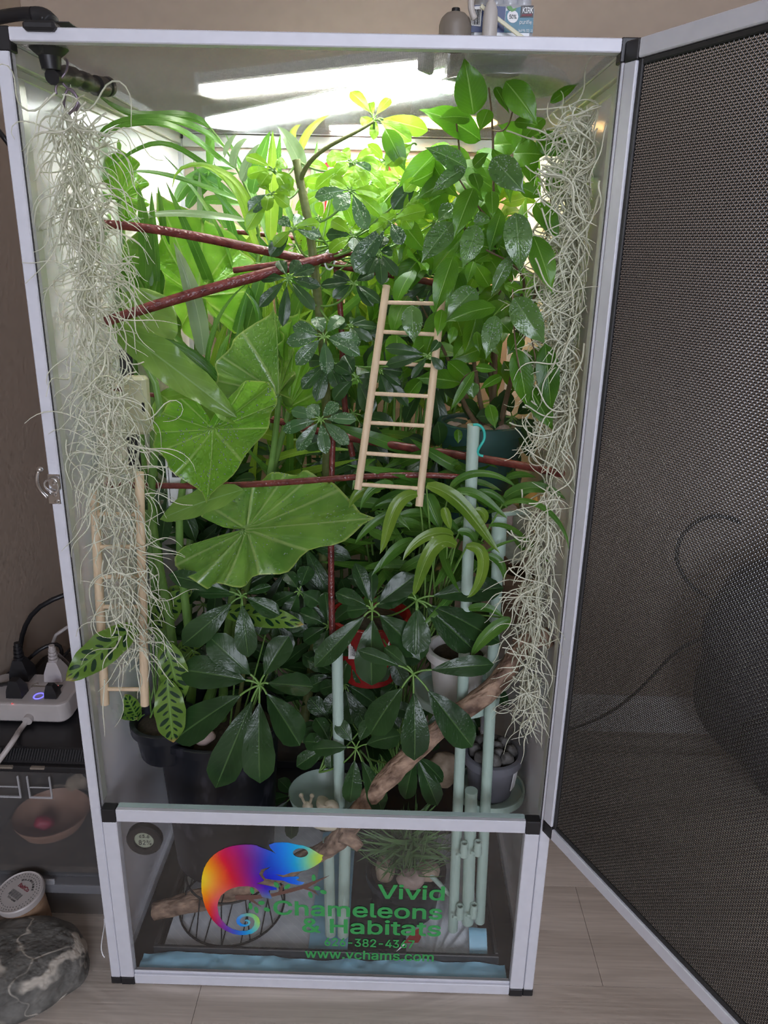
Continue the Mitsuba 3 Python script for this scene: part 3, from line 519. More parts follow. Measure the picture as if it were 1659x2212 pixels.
red = thing('umbrella_plant', 'umbrella plant in the red pot, broad leaves hanging over the green tubes', 'plant')
R = random.Random(41); rp = at(800, 1325, .20)
RP = np.array([rp[0], .2, rp[2] - .105]); rc = RP + [0, 0, .1]
pot(red, RP, .058, .042, .105, 'm_potred')
put('pot_label', orient(rbox((-.030, -.001, .055), (.030, .0005, .085), .0004), RP + [0, -.056, 0], [1, 0, 0], unit([0, 1, -.14]), unit([0, .14, 1])), 'm_potwhite', red, label='white sticker on the red pot')
pbr('m_print', (.03, .03, .03), .6)
put('label_print', orient(cat_([rbox((-.026 + i * .0022, -.0022, .060), (-.026 + i * .0022 + (.0012 if i % 3 else .0006), -.0013, .078), .0001) for i in range(7)]), RP + [0, -.056, 0], [1, 0, 0], unit([0, 1, -.14]), unit([0, .14, 1])), 'm_print', red)
umbrella(red, zb2, (1345, 945), .085, [(975, 1305, 140), (1342, 1425, 205), (1642, 1228, 190), (1500, 860, 130), (1622, 718, 150), (1110, 830, 110), (1235, 640, 95), (1345, 690, 80), (1180, 950, 110)], 'm_umb', R, rc, start=.15, r=.0014, dY=.03)
umbrella(red, zbr, (235, 880), .09, [(5, 850, 160), (795, 800, 165), (230, 1230, 175), (280, 1205, 110), (610, 1205, 185), (770, 1150, 170), (260, 1265, 130), (100, 700, 110)], 'm_umb', R, rc, start=.2, r=.0014, dY=.03)
umbrella(red, zbr, (215, 1350), .028, [(732, 1290, 130), (594, 1820, 200), (222, 1905, 180), (-60, 1735, 195), (-140, 1200, 90), (30, 1180, 100)], 'm_umb', R, rc, start=.24, r=.0014, dY=.03)
for i in range(6):
    hb = (R.uniform(900, 1600), R.uniform(700, 1500)); umbrella(red, zb2, hb, R.uniform(.17, .26), [(hb[0] + R.uniform(170, 260) * math.cos(a), hb[1] + R.uniform(170, 260) * math.sin(a)) for a in np.linspace(0, 5.5, 7) + R.uniform(0, 1)], 'm_umb', R, rc, w=105)

small = thing('umbrella_plant', 'small dark umbrella plant low in the middle, behind the first green tube', 'plant')
R = random.Random(51); sp_ = at(690, 1668, .115)
umbrella(small, zl3, (205, 350), .072, [(-72, 352, 105), (165, 692, 125), (372, 758, 135), (492, 262, 145), (82, 168, 95), (300, 165, 95)], 'm_umb', R, sp_, start=.2)
umbrella(small, zl3, (585, 395), .10, [(518, 672, 120), (725, 712, 130), (760, 560, 90), (470, 520, 90), (640, 330, 90), (480, 330, 90)], 'm_umb', R, at(800, 1640, .13), start=.1)
umbrella(small, zl2, (1240, 200), .16, [(1050, 310, 120), (1090, 20, 110), (1300, 60, 90), (1010, 250, 100), (1120, 420, 110), (1330, 180, 100)], 'm_umb', R, sp_, start=.15)
umbrella(small, zl2, (1230, 330), .12, [(1008, 462, 110), (1060, 300, 110), (1130, 150, 110), (1230, 480, 80)], 'm_umb', R, sp_, start=.15)
umbrella(small, zl3, (130, -60), .18, [(180, 190, 110), (280, 230, 110), (330, 60, 100), (20, 120, 110), (-30, -30, 100), (100, -200, 100)], 'm_umb', R, sp_, start=.15)
umbrella(small, zl3, (350, 60), .2, [(480, 220, 110), (300, 230, 110), (200, 100, 100), (450, -60, 100), (560, 120, 100)], 'm_umb', R, sp_, start=.15)

# ---- feathery palms
R = random.Random(61)
areca = thing('areca_palm', 'areca palm with long arching feathered fronds filling the back left', 'plant')
z1, z4 = Zoom(0, 0), Zoom(0, 500)
def blade(plant, Z, pts, w, Y, mat, Y2=None, name='leaflet', nl=14, up=.6, j=.3):
    Y2 = Y if Y2 is None else Y2; n = len(pts)
    sp = spline([Z(p[0], p[1], Y + (Y2 - Y) * i / (n - 1)) for i, p in enumerate(pts)], nl + 1)
    tg = np.gradient(sp, axis=0); tg /= np.linalg.norm(tg, axis=1, keepdims=True)
    N = face(sp[nl // 2], up, R, j); S = np.cross(tg, N); S /= np.linalg.norm(S, axis=1, keepdims=True); Nn = np.cross(S, tg)
    t = np.linspace(0, 1, nl + 1); hw = np.interp(t, *SHAPE['strap']) * Z.w(w, sp[0]) / 2; x = np.array([-1, -.5, 0, .5, 1])
    V = sp[:, None] + S[:, None] * (hw[:, None] * x * .94)[..., None] + Nn[:, None] * (hw[:, None] * (np.abs(x) * .35))[..., None]
    uv = np.stack(np.broadcast_arrays(t[:, None], (x / 2 + .5)[None]), -1).reshape(-1, 2); k = 5
    i, jj = np.meshgrid(np.arange(nl), np.arange(4), indexing='ij')
    q = np.stack([i * k + jj, i * k + jj + 1, (i + 1) * k + jj + 1, (i + 1) * k + jj], -1).reshape(-1, 4)
    return put(name, trimesh.Trimesh(V.reshape(-1, 3), np.vstack([q[:, [0, 1, 2]], q[:, [0, 2, 3]]]), process=False), mat, plant, True, uv=uv)
stalk(areca, [z1(1330, 800, .34), z1(1450, 960, .35), z1(1560, 1170, .36), z1(1640, 1400, .38), z4(1560, 620, .4), z4(1500, 1000, .42)], [.0014, .0025, .004, .0045], name='rachis', n=24)
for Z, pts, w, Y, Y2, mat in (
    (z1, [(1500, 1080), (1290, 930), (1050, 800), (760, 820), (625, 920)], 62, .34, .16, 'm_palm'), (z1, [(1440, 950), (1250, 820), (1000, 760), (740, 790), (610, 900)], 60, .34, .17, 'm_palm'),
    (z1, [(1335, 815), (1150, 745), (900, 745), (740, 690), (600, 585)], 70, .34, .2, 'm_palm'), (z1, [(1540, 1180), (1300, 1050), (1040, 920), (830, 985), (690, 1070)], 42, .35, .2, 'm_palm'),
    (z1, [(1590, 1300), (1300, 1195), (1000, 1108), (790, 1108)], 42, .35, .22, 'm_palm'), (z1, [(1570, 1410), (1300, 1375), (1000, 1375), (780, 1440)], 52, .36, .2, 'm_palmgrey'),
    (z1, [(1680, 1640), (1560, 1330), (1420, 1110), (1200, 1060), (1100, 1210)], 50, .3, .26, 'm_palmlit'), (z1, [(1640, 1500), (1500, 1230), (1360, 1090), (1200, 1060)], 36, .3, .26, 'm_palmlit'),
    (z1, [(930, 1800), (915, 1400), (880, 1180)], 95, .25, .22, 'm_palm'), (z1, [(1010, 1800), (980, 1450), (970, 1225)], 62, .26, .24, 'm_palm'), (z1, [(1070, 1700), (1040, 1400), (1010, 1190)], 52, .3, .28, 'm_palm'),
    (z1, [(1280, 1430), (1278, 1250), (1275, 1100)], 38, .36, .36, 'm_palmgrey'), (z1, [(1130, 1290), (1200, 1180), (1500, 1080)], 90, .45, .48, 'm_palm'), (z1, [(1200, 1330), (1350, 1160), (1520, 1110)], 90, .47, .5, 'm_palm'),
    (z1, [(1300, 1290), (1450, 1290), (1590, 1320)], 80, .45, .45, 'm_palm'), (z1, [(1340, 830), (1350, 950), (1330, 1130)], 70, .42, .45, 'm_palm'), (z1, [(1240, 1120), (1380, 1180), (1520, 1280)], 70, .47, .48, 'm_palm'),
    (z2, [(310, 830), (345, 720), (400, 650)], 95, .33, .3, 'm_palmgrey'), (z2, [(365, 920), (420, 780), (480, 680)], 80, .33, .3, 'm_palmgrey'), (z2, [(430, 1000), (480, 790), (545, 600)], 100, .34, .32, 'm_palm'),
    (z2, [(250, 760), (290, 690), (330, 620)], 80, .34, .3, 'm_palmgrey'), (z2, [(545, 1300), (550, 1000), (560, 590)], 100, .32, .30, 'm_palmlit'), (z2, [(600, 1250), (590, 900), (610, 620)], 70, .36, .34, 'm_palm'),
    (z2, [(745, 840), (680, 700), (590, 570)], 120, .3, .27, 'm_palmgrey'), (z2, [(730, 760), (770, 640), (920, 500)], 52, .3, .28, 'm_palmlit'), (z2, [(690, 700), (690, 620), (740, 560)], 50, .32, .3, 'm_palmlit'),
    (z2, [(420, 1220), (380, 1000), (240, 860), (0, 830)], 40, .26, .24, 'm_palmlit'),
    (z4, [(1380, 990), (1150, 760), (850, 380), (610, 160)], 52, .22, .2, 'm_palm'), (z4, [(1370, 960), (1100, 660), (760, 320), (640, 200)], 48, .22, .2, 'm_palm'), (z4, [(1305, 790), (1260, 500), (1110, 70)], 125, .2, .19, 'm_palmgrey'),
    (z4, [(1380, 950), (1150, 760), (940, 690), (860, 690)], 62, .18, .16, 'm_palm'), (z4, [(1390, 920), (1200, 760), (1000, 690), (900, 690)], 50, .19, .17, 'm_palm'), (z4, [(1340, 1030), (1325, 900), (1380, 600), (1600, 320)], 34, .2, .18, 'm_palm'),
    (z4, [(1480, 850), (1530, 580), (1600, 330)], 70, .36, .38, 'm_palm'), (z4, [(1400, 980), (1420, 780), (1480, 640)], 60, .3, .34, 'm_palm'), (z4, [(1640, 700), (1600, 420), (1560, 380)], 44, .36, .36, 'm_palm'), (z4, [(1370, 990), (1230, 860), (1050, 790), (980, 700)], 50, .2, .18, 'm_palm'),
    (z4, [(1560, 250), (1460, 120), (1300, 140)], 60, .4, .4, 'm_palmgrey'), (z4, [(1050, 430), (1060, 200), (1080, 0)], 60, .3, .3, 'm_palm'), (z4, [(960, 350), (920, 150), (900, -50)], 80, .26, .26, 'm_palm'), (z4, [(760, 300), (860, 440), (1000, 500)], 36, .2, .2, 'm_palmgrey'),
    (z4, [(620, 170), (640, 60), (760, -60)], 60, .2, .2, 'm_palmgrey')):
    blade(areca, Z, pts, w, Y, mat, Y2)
for i in range(190):
    c = np.array([R.uniform(.05, .56), R.uniform(.38, .56), R.uniform(.45, 1.0)]); d = unit([R.uniform(-1, 1), R.uniform(-.6, .3), R.uniform(.1, 1.2)]); L = R.uniform(.14, .28)
    e = c + d * L; e[0] = min(max(e[0], .03), .585); e[1] = min(e[1], .58); e[2] = min(e[2], 1.19)
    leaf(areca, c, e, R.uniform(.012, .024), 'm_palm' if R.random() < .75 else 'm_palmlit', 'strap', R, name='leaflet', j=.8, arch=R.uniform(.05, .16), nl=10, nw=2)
for i in range(26):
    x = R.uniform(.08, .5); stalk(areca, [(x, R.uniform(.36, .54), .3), (x + R.uniform(-.03, .03), R.uniform(.38, .54), .7), (x + R.uniform(-.08, .08), R.uniform(.4, .54), 1.0)], .0035, n=10)
parlor = thing('parlor_palm', 'parlor palm with glossy drooping blades below the wooden ladder', 'plant')
R = random.Random(71)
for Z, pts, w, Y, Y2, mat in (
    (zbr, [(240, 200), (150, 230), (60, 400), (0, 585)], 95, .07, .05, 'm_palmlit'), (zbr, [(300, 145), (420, 190), (600, 360), (772, 580)], 110, .06, .04, 'm_palmlit'), (zbr, [(450, 165), (560, 80), (720, 75), (885, 170)], 52, .09, .08, 'm_palm'),
    (zbr, [(800, 225), (920, 165), (1060, 165), (1195, 240)], 82, .08, .06, 'm_palm'), (zbr, [(480, 190), (600, 195), (720, 270), (818, 358)], 66, .08, .06, 'm_palm'), (zbr, [(620, 190), (720, 200), (780, 240), (818, 292)], 52, .09, .08, 'm_palm'),
    (zbr, [(790, 270), (980, 255), (1130, 360), (1212, 560)], 40, .05, .0, 'm_palm'), (zbr, [(470, 465), (370, 450), (240, 510), (148, 628)], 80, .07, .05, 'm_palmlit'), (zbr, [(490, 530), (390, 510), (290, 640), (215, 852)], 105, .06, .04, 'm_palmlit'),
    (zbr, [(555, 535), (640, 560), (660, 690), (558, 862)], 85, .06, .045, 'm_palmlit'), (zbr, [(410, 285), (425, 340), (455, 425)], 70, .07, .065, 'm_palmlit'), (zbr, [(300, 200), (340, 300), (392, 425)], 120, .1, .09, 'm_palm'), (zbr, [(220, 490), (110, 540), (0, 685)], 62, .09, .07, 'm_palm'),
    (zbr, [(690, 590), (770, 640), (795, 755)], 60, .09, .08, 'm_palm'), (zbr, [(840, 1000), (740, 1060), (580, 1248)], 95, .06, .05, 'm_palm'), (zbr, [(570, 935), (690, 930), (795, 992)], 62, .07, .06, 'm_palm'), (zbr, [(700, 400), (860, 430), (990, 545), (1100, 650)], 36, .1, .05, 'm_palm'),
    (zbr, [(640, 600), (780, 520), (940, 480)], 22, .09, .08, 'm_palm'), (zbr, [(810, 100), (900, 75), (1000, 95)], 50, .12, .1, 'm_palm'), (zbr, [(500, 440), (590, 460), (610, 545)], 60, .08, .08, 'm_palm'), (zbr, [(610, 300), (670, 330), (660, 400)], 60, .07, .07, 'm_palmlit'),
    (zb2, [(1480, 135), (1390, 150), (1268, 300)], 70, .08, .07, 'm_palm'), (zb2, [(1400, 170), (1300, 170), (1195, 290)], 85, .1, .09, 'm_palmlit'), (zb2, [(1460, 320), (1340, 400), (1235, 515)], 62, .1, .09, 'm_palm'), (zb2, [(1600, 500), (1470, 590), (1340, 725)], 72, .09, .07, 'm_palm'), (zb2, [(1600, 270), (1480, 250), (1360, 280)], 50, .1, .1, 'm_palm'),
    (zb2, [(1650, 400), (1520, 380), (1400, 440)], 60, .13, .12, 'm_palm'), (zbr, [(330, 340), (200, 320), (60, 380)], 60, .14, .13, 'm_palm'), (zbr, [(300, 420), (160, 390), (20, 430)], 60, .14, .13, 'm_palm'), (zbr, [(520, 380), (610, 440), (600, 530)], 56, .1, .1, 'm_palm'), (zbr, [(860, 480), (960, 560), (1000, 540)], 30, .1, .09, 'm_palm')):
    blade(parlor, Z, pts, w, Y, 'm_parlor' if mat == 'm_palmlit' else mat, Y2, up=.3, j=.15)
for i in range(60):
    c = np.array([R.uniform(.36, .56), R.uniform(.14, .3), R.uniform(.58, .76)]); d = unit([R.uniform(-1, 1), R.uniform(-1, .3), R.uniform(-.7, .6)]); L = R.uniform(.07, .14)
    leaf(parlor, c, np.clip(c + d * L, [.02, .02, 0], [.6, .58, 1.1]), R.uniform(.012, .02), 'm_palm', 'strap', R, name='leaflet', j=.8, arch=.12, nl=8, nw=2)
pp = np.array([.455, .16, .50])
for q in ((300, 160, .07), (490, 500, .065), (470, 470, .075), (560, 530, .065), (800, 240, .085), (450, 170, .09), (620, 400, .1), (830, 1000, .065), (520, 420, .1), (430, 480, .09), (250, 200, .08), (690, 590, .095)):
    e = zbr(*q); stalk(parlor, [pp + [R.uniform(-.015, .015), R.uniform(-.015, .015), 0], (pp + e) / 2 + [R.uniform(-.01, .01), 0, .02], e], .0016, n=12)

R = random.Random(67)
for i in range(16):   # more small bright whorls of the tall plant close under the lamps
    hb = at(R.uniform(610, 990), R.uniform(330, 590), R.uniform(.24, .44)); lv = []
    for a in np.linspace(0, 5.5, 7) + R.uniform(0, 1):
        e = hb + np.array([math.cos(a), R.uniform(-.7, .4), math.sin(a) * .8 - .35]) * R.uniform(.038, .058); lv.append((hb + (e - hb) * .15, np.clip(e, [.02, .05, .02], [.6, .6, 1.2])))
    wk = put('whorl', cat_([tube([hb, B], .0011, 5) for B, e in lv] + [tube(spline([tr(3) + [0, 0, R.uniform(-.05, .05)], (tr(3) + hb) / 2 + [0, 0, -.015], hb], 8), .0014, 5)]), 'm_stalk', dwarf, True)
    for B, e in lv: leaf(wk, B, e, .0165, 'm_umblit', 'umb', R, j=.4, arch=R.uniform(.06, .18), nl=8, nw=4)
corn = thing('ribbon_plant', 'plant with long bright lime ribbon leaves close under the lamps at the back', 'plant')
for i in range(110):
    b = np.array([R.uniform(.16, .54), R.uniform(.44, .58), R.uniform(.78, .98)]); L = R.uniform(.16, .26)
    e = np.clip(b + unit([R.uniform(-.9, .9), R.uniform(-.5, .2), R.uniform(.5, 1.2)]) * L, [.03, .3, 0], [.59, .61, 1.20])
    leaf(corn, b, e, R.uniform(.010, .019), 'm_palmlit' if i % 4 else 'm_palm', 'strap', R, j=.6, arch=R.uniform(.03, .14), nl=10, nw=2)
for i in range(8): x = R.uniform(.2, .5); stalk(corn, [(x, .55, .1), (x, .54, .5), (x + R.uniform(-.04, .04), .5, .95)], .006, n=10)

# ---- dense growth further back
R = random.Random(91)
lady = thing('lady_palm', 'dense dark palm with fingered fans deep in the shade at the back of the cage', 'plant')
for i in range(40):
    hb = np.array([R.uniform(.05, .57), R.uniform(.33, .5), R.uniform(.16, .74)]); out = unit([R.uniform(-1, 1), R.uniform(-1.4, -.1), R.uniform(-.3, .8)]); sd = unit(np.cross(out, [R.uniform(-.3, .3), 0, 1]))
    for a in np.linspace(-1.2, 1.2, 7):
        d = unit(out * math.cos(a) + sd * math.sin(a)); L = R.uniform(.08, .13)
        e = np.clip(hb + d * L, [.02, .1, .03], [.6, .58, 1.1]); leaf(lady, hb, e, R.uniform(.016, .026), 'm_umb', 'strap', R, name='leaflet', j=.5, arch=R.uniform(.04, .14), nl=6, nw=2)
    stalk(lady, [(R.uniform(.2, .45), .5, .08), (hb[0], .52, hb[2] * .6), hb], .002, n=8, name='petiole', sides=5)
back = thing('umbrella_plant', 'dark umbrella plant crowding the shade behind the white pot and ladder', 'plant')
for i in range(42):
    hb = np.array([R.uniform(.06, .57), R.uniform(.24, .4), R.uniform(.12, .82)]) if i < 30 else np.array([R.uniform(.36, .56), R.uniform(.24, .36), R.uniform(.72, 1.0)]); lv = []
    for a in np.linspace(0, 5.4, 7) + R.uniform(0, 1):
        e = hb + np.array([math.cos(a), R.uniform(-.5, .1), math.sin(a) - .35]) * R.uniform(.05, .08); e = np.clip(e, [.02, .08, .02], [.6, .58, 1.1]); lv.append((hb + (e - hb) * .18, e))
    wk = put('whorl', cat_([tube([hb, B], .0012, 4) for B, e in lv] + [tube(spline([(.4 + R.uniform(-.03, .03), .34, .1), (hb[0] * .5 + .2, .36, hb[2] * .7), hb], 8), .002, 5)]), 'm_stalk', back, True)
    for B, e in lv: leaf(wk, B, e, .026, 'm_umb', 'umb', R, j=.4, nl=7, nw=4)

# ---- rattlesnake plant
R = random.Random(81)
ratt = thing('rattlesnake_plant', 'rattlesnake plant with dark spotted yellow-green leaves at the lower left', 'plant')
zb1, zl1 = Zoom(0, 1000), Zoom(0, 1500); rt = at(330, 1590, .16)
for Z, bx, by, tx, ty, w, Y, Y2 in ((zb1, 870, 1040, 420, 1395, 215, .035, -.035), (zb1, 1060, 1140, 1160, 1530, 190, .075, .07), (zb1, 1070, 1380, 1110, 1790, 205, .06, .055), (zb2, 380, 950, 908, 1035, 150, .14, .12), (zb1, 960, 1060, 1180, 820, 190, .2, .2), (zb1, 1000, 1100, 900, 830, 150, .2, .22), (zb1, 880, 1650, 800, 1480, 110, .13, .12), (zb1, 1060, 900, 1230, 800, 150, .22, .22), (zb1, 1230, 1200, 1280, 1330, 90, .12, .12), (zb2, 100, 1200, 330, 1090, 110, .16, .16), (zb1, 760, 1580, 880, 1640, 90, .14, .12)):
    B, Tp = Z(bx, by, Y), Z(tx, ty, Y2)
    leaf(ratt, B, Tp, Z.w(w, B), 'm_calathea', 'oval', R, arch=.07, fold=.15, wav=.05, nl=18, nw=8, j=.12)
    stalk(ratt, [rt + [R.uniform(-.02, .02), R.uniform(-.02, .02), 0], (rt * .5 + B * .5) + [0, .01, .02], B], .0016, n=8, name='petiole')
RT = np.array([at(335, 1600, .14)[0], .135, .06])

# ------------------------------------------------------------------ branches, ladders, stand, lower part of the cage
def bark(a, b):
    return P3(lambda p, n, uv: mix(a, b, dr.clip(fbm(p.x * 120, p.y * 120, p.z * 120, 3) * 1.7 - .35, 0, 1)))
pbr('m_redbark', bark((.065, .010, .010), (.17, .035, .03)), .32, spec=.6)
bumped('m_redbark', lambda p, n, uv: fbm(p.x * 420, p.y * 420, p.z * 420, 2), .0012)
pbr('m_lightwood', P3(lambda p, n, uv: mix((.56, .42, .27), (.70, .55, .38), fbm(p.x * 300, p.y * 120, p.z * 18, 3))), .55)
pbr('m_drift', P3(lambda p, n, uv: mix((.09, .05, .033), (.40, .27, .19), dr.clip(fbm(p.x * 60, p.y * 200, p.z * 60, 4) * 2.2 - .6, 0, 1))), .7)
bumped('m_drift', lambda p, n, uv: fbm(p.x * 90, p.y * 260, p.z * 90, 4), .006)
pbr('m_mint', (.36, .47, .41), .32, spec=.5)
pbr('m_cream', (.62, .60, .42), .4); pbr('m_teal', (.03, .40, .34), .4); pbr('m_white', (.75, .75, .76), .4)
def dowel(label, pts, px, group=None, n=30, seed=0, mat='m_redbark', name='branch_perch', ends=True):
    P = [at(*p) for p in pts]; sp = spline(P, n); r = np.interp(np.linspace(0, 1, n), np.linspace(0, 1, len(px)), [q / 2 * mpp(P[min(i, len(P) - 1)]) for i, q in enumerate(px)]) * (1 + .07 * (meshkit.noise(sp * 60, seed) - .5))
    k = put(name, tube(sp, r, 10), mat, None, 40, label=label, cat='branch', group=group)
    return k
dowel('thick dark red stick sloping down from the upper left, behind the crossing one', [(222, 484, .09), (430, 512, .16), (640, 556, .22), (800, 585, .26), (945, 612, .29)], [19, 20, 19, 17, 15], seed=1)
dowel('thickest dark red stick rising from the lower left, crossing in front near the zip tie', [(225, 696, .08), (400, 640, .13), (600, 584, .17), (742, 547, .2)], [21, 23, 23, 19], seed=2)
dowel('thin red stick far back between the palm stems', [(420, 497, .46), (600, 510, .46), (760, 520, .45), (905, 494, .44)], [10, 11, 11, 10], seed=3)
dowel('short red stick running behind the crossing of the two thick ones', [(505, 584, .25), (690, 557, .25), (800, 540, .27)], [13, 13, 10], seed=4)
dowel('dark red stick lying level across the middle below the heart shaped leaf', [(215, 1046, .16), (330, 1049, .15), (600, 1043, .125), (720, 1034, .115), (1000, 1031, .10)], [13, 13, 14, 13, 12], seed=5)
dowel('dark red stick sloping down to the right behind the ladder', [(590, 906, .30), (760, 946, .24), (1010, 986, .16), (1215, 1024, .06)], [15, 17, 18, 17], seed=6)
dowel('thin dark stick at the left beside the cream box', [(240, 838, .14), (345, 856, .17), (500, 890, .22), (625, 916, .26)], [10, 10, 10, 10], seed=7)
up = dowel('upright dark red stick with a pale cut top, standing in a green tube', [(719, 941, .15), (715, 1150, .13), (719, 1400, .097)], [13, 14, 15], seed=8)
put('cut_end', rbox(at(719, 941, .15) - [.0034, .0034, .0], at(719, 941, .15) + [.0034, .0034, .0012]), 'm_lightwood', up)
dowel('dark upright stick half hidden behind the umbrella plant trunk', [(722, 560, .26), (737, 700, .26), (742, 830, .27), (762, 985, .28)], [12, 13, 13, 13], seed=9)
dowel('dark red upright stick behind the bright leaves near the top', [(606, 400, .38), (606, 480, .385)], [9, 9], seed=10)

def ladder(label, L, Rr, rungs, Yt, Yb, px, rp):
    t = thing('ladder', label, 'ladder', None)
    for (a, b) in (L, Rr):
        A, B = at(*a, Yt), at(*b, Yb); m = px / 2 * mpp(A)
        put('rail', tube(spline([A, B], 8), m, 14), 'm_lightwood', t, 40)
    a0, a1, b0, b1 = at(*L[0], Yt), at(*L[1], Yb), at(*Rr[0], Yt), at(*Rr[1], Yb)
    for yl, yr in rungs:
        f = (yl - L[0][1]) / (L[1][1] - L[0][1]); g = (yr - Rr[0][1]) / (Rr[1][1] - Rr[0][1])
        put('rung', tube(spline([a0 + (a1 - a0) * f, b0 + (b1 - b0) * g], 4), rp / 2 * mpp(a0), 10), 'm_lightwood', t, 40)
    return t
ladder('pale wooden ladder leaning in the middle, in front of the fig pot', ((835, 617), (773, 1058)), ((955, 640), (905, 1094)), [(653, 656), (716, 722), (782, 789), (849, 855), (912, 919), (978, 987), (1046, 1055)], .145, .07, 17, 9)
ladder('pale wooden ladder hanging at the left behind the hanging moss', ((203, 1060), (227, 1521)), ((301, 1020), (313, 1523)), [(1107, 1105), (1175, 1172), (1238, 1235), (1302, 1300), (1367, 1362), (1486, 1486)], .07, .05, 20, 10)

def ziptie(label, px, py, Y, r, mat='m_white'):
    c = at(px, py, Y); a = np.linspace(0, 2 * np.pi, 25); p = np.stack([c[0] + r * .55 * np.cos(a), c[1] + r * np.cos(a) * .8, c[2] + r * 1.15 * np.sin(a)], 1)
    return put('cable_tie', cat_([tube(p, .0012, 6, False), rbox(c + [-.002, -.011, .006], c + [.002, -.007, .011])]), mat, None, 40, label=label, cat='cable tie')
ziptie('white cable tie around the crossing of the two thick red sticks', 712, 561, .2, .0105)
ziptie('white cable tie around the thin end of the upper red stick', 833, 592, .27, .009)
put('twist_tie', tube(spline([at(1022, 918, .088), at(1040, 922, .088), at(1046, 948, .088), at(1036, 966, .088), at(1032, 978, .09), at(1044, 985, .09)], 24), .0017, 8), 'm_teal', None, True, label='teal twist tie looped on top of the tallest green tube', cat='twist tie')

# plant stand of green tubes and rings
st = thing('plant_stand', 'mint green metal plant stand with upright tubes, round trays and small pegs', 'plant stand')
def pole(a, Ya, b, Yb, px, name='pole'):
    A, B = at(*a, Ya), at(*b, Yb); r = px / 2 * mpp(A)
    put(name, cat_([tube([A, B], r, 20), tube([A + [0, 0, .0005], A + [0, 0, -.002]], r * 1.04, 20)]), 'm_mint', st, 40)
ZF = .012
pole((1023, 918), .095, (978, 2008), .082, 27); pole((1076, 1195), .11, (1036, 1990), .09, 26); pole((1018, 1708), .085, (1010, 1992), .08, 27); pole((728, 1393), .095, (734, 1775), .085, 25)
pole((709, 1815), .075, (714, 2018), .06, 24); pole((746, 1800), .08, (741, 2020), .06, 25)
pole((1079, 1112), .11, (1076, 1198), .11, 33, 'coupling')
for px, py in ((1002, 1835), (1032, 1832), (993, 1970), (1023, 1967)):
    c = at(px, py, .068); ax = unit([.02, -.05, 1]); 
    put('peg', cat_([lathe([(.0035, -.011), (.0062, -.011), (.0062, 0), (.0055, .001), (.0055, .012), (.0038, .012), (.0035, .011), (.0035, -.011)], c, 20), tube([c + [-.005, -.004, -.006], c + [-.011, -.006, -.003]], .0022, 10)]), 'm_mint', st, 40, label='small hollow peg on the tubes')
def tray(c, r, h=.012, floor=True):
    pr = [(r, 0), (r + .0035, 0), (r + .0035, h), (r, h)] if not floor else [(.001, 0), (r + .0035, 0), (r + .0035, h), (r + .0012, h), (r, h - .001), (r, .002), (.001, .002)]
    put('ring_tray', lathe(pr, c, 56, closed=not floor), 'm_mint', st, 40)
t1 = at(1060, 1710, .15); t1 = np.array([t1[0] - .002, .15, t1[2]]); tray(t1, .05)
t2 = at(985, 1500, .165); t2 = np.array([t2[0], .165, t2[2]]); tray(t2, .062)
t3 = np.array([*at(700, 1790, .115)[:2], at(700, 1790, .07)[2]])
put('bowl_tray', lathe([(.001, 0), (.03, 0), (.048, .012), (.053, .03), (.0515, .0305), (.046, .0145), (.03, .003), (.001, .003)], t3, 56), 'm_mint', st, True)
put('brace', cat_([tube(spline([at(1085, 1112, .11), at(1110, 1108, .12), at(1150, 1108, .14)], 8), .0035, 10), tube(spline([at(900, 1860, .14), at(1000, 1960, .08)], 4), .004, 10)]), 'm_mint', st, 40)

# driftwood
dw = [(1185, 1372, .07), (1130, 1400, .075), (1060, 1490, .066), (1000, 1535, .062), (915, 1605, .060), (850, 1668, .058), (790, 1735, .060), (745, 1800, .066), (650, 1862, .085), (500, 1922, .10), (335, 1968, .10)]
pts = spline([at(*p) for p in dw], 60); rr = np.interp(np.linspace(0, 1, 60), [0, .1, .3, .5, .62, .75, .9, 1], [.011, .014, .0138, .0145, .0135, .0165, .0165, .0135])
mb = tube(pts, rr, 18); v = np.array(mb.vertices); nv = mb.vertex_normals
mb.vertices = v + nv * (.0045 * (meshkit.noise(v * 55, 3) - .5) + .003 * (meshkit.noise(v * np.array([160, 160, 160]), 5) - .5))[:, None]
drift = put('driftwood_branch', mb, 'm_drift', None, True, label='rough brown driftwood branch slanting from the right wall down behind the glass', cat='branch')
put('knot_stub', tube(spline([at(1120, 1395, .075), at(1165, 1375, .07), at(1190, 1395, .065)], 10), np.linspace(.011, .006, 10), 12), 'm_drift', drift, True)
put('knot_stub', tube(spline([at(740, 1800, .062), at(765, 1818, .055), at(778, 1832, .05)], 8), np.linspace(.014, .007, 8), 12), 'm_drift', drift, True)

# pots standing on the trays
def plainpot(name, label, c, rt, rb, h, mat, fill=.86):
    t = thing(name, label, 'pot'); pot(t, c, rt, rb, h, mat, name='body', fill=fill); return t
plainpot('plant_pot', 'white plant pot on the upper ring tray, half hidden by leaves', t2 + [0, 0, .0025], .045, .034, .078, 'm_potwhite')
gp = plainpot('plant_pot', 'dark grey nursery pot topped with pebbles in the lower ring tray', t1 + [0, 0, .0025], .042, .033, .072, 'm_potgrey', .88)
put('price_sticker', orient(rbox((-.007, -.0006, -.02), (.007, .0006, .02), .0003), t1 + [.0325, -.021, .042], unit([.55, .83, 0]), unit([.83, -.55, 0]), unit([.09, -.05, 1])), 'm_white', gp, label='white sticker')
plainpot('nursery_pot', 'black nursery pot in the shade at the lower left, holding the spotted leaved plant', [.068, .13, at(330, 1590, .085)[2] - .06], .047, .038, .06, 'm_potblack')
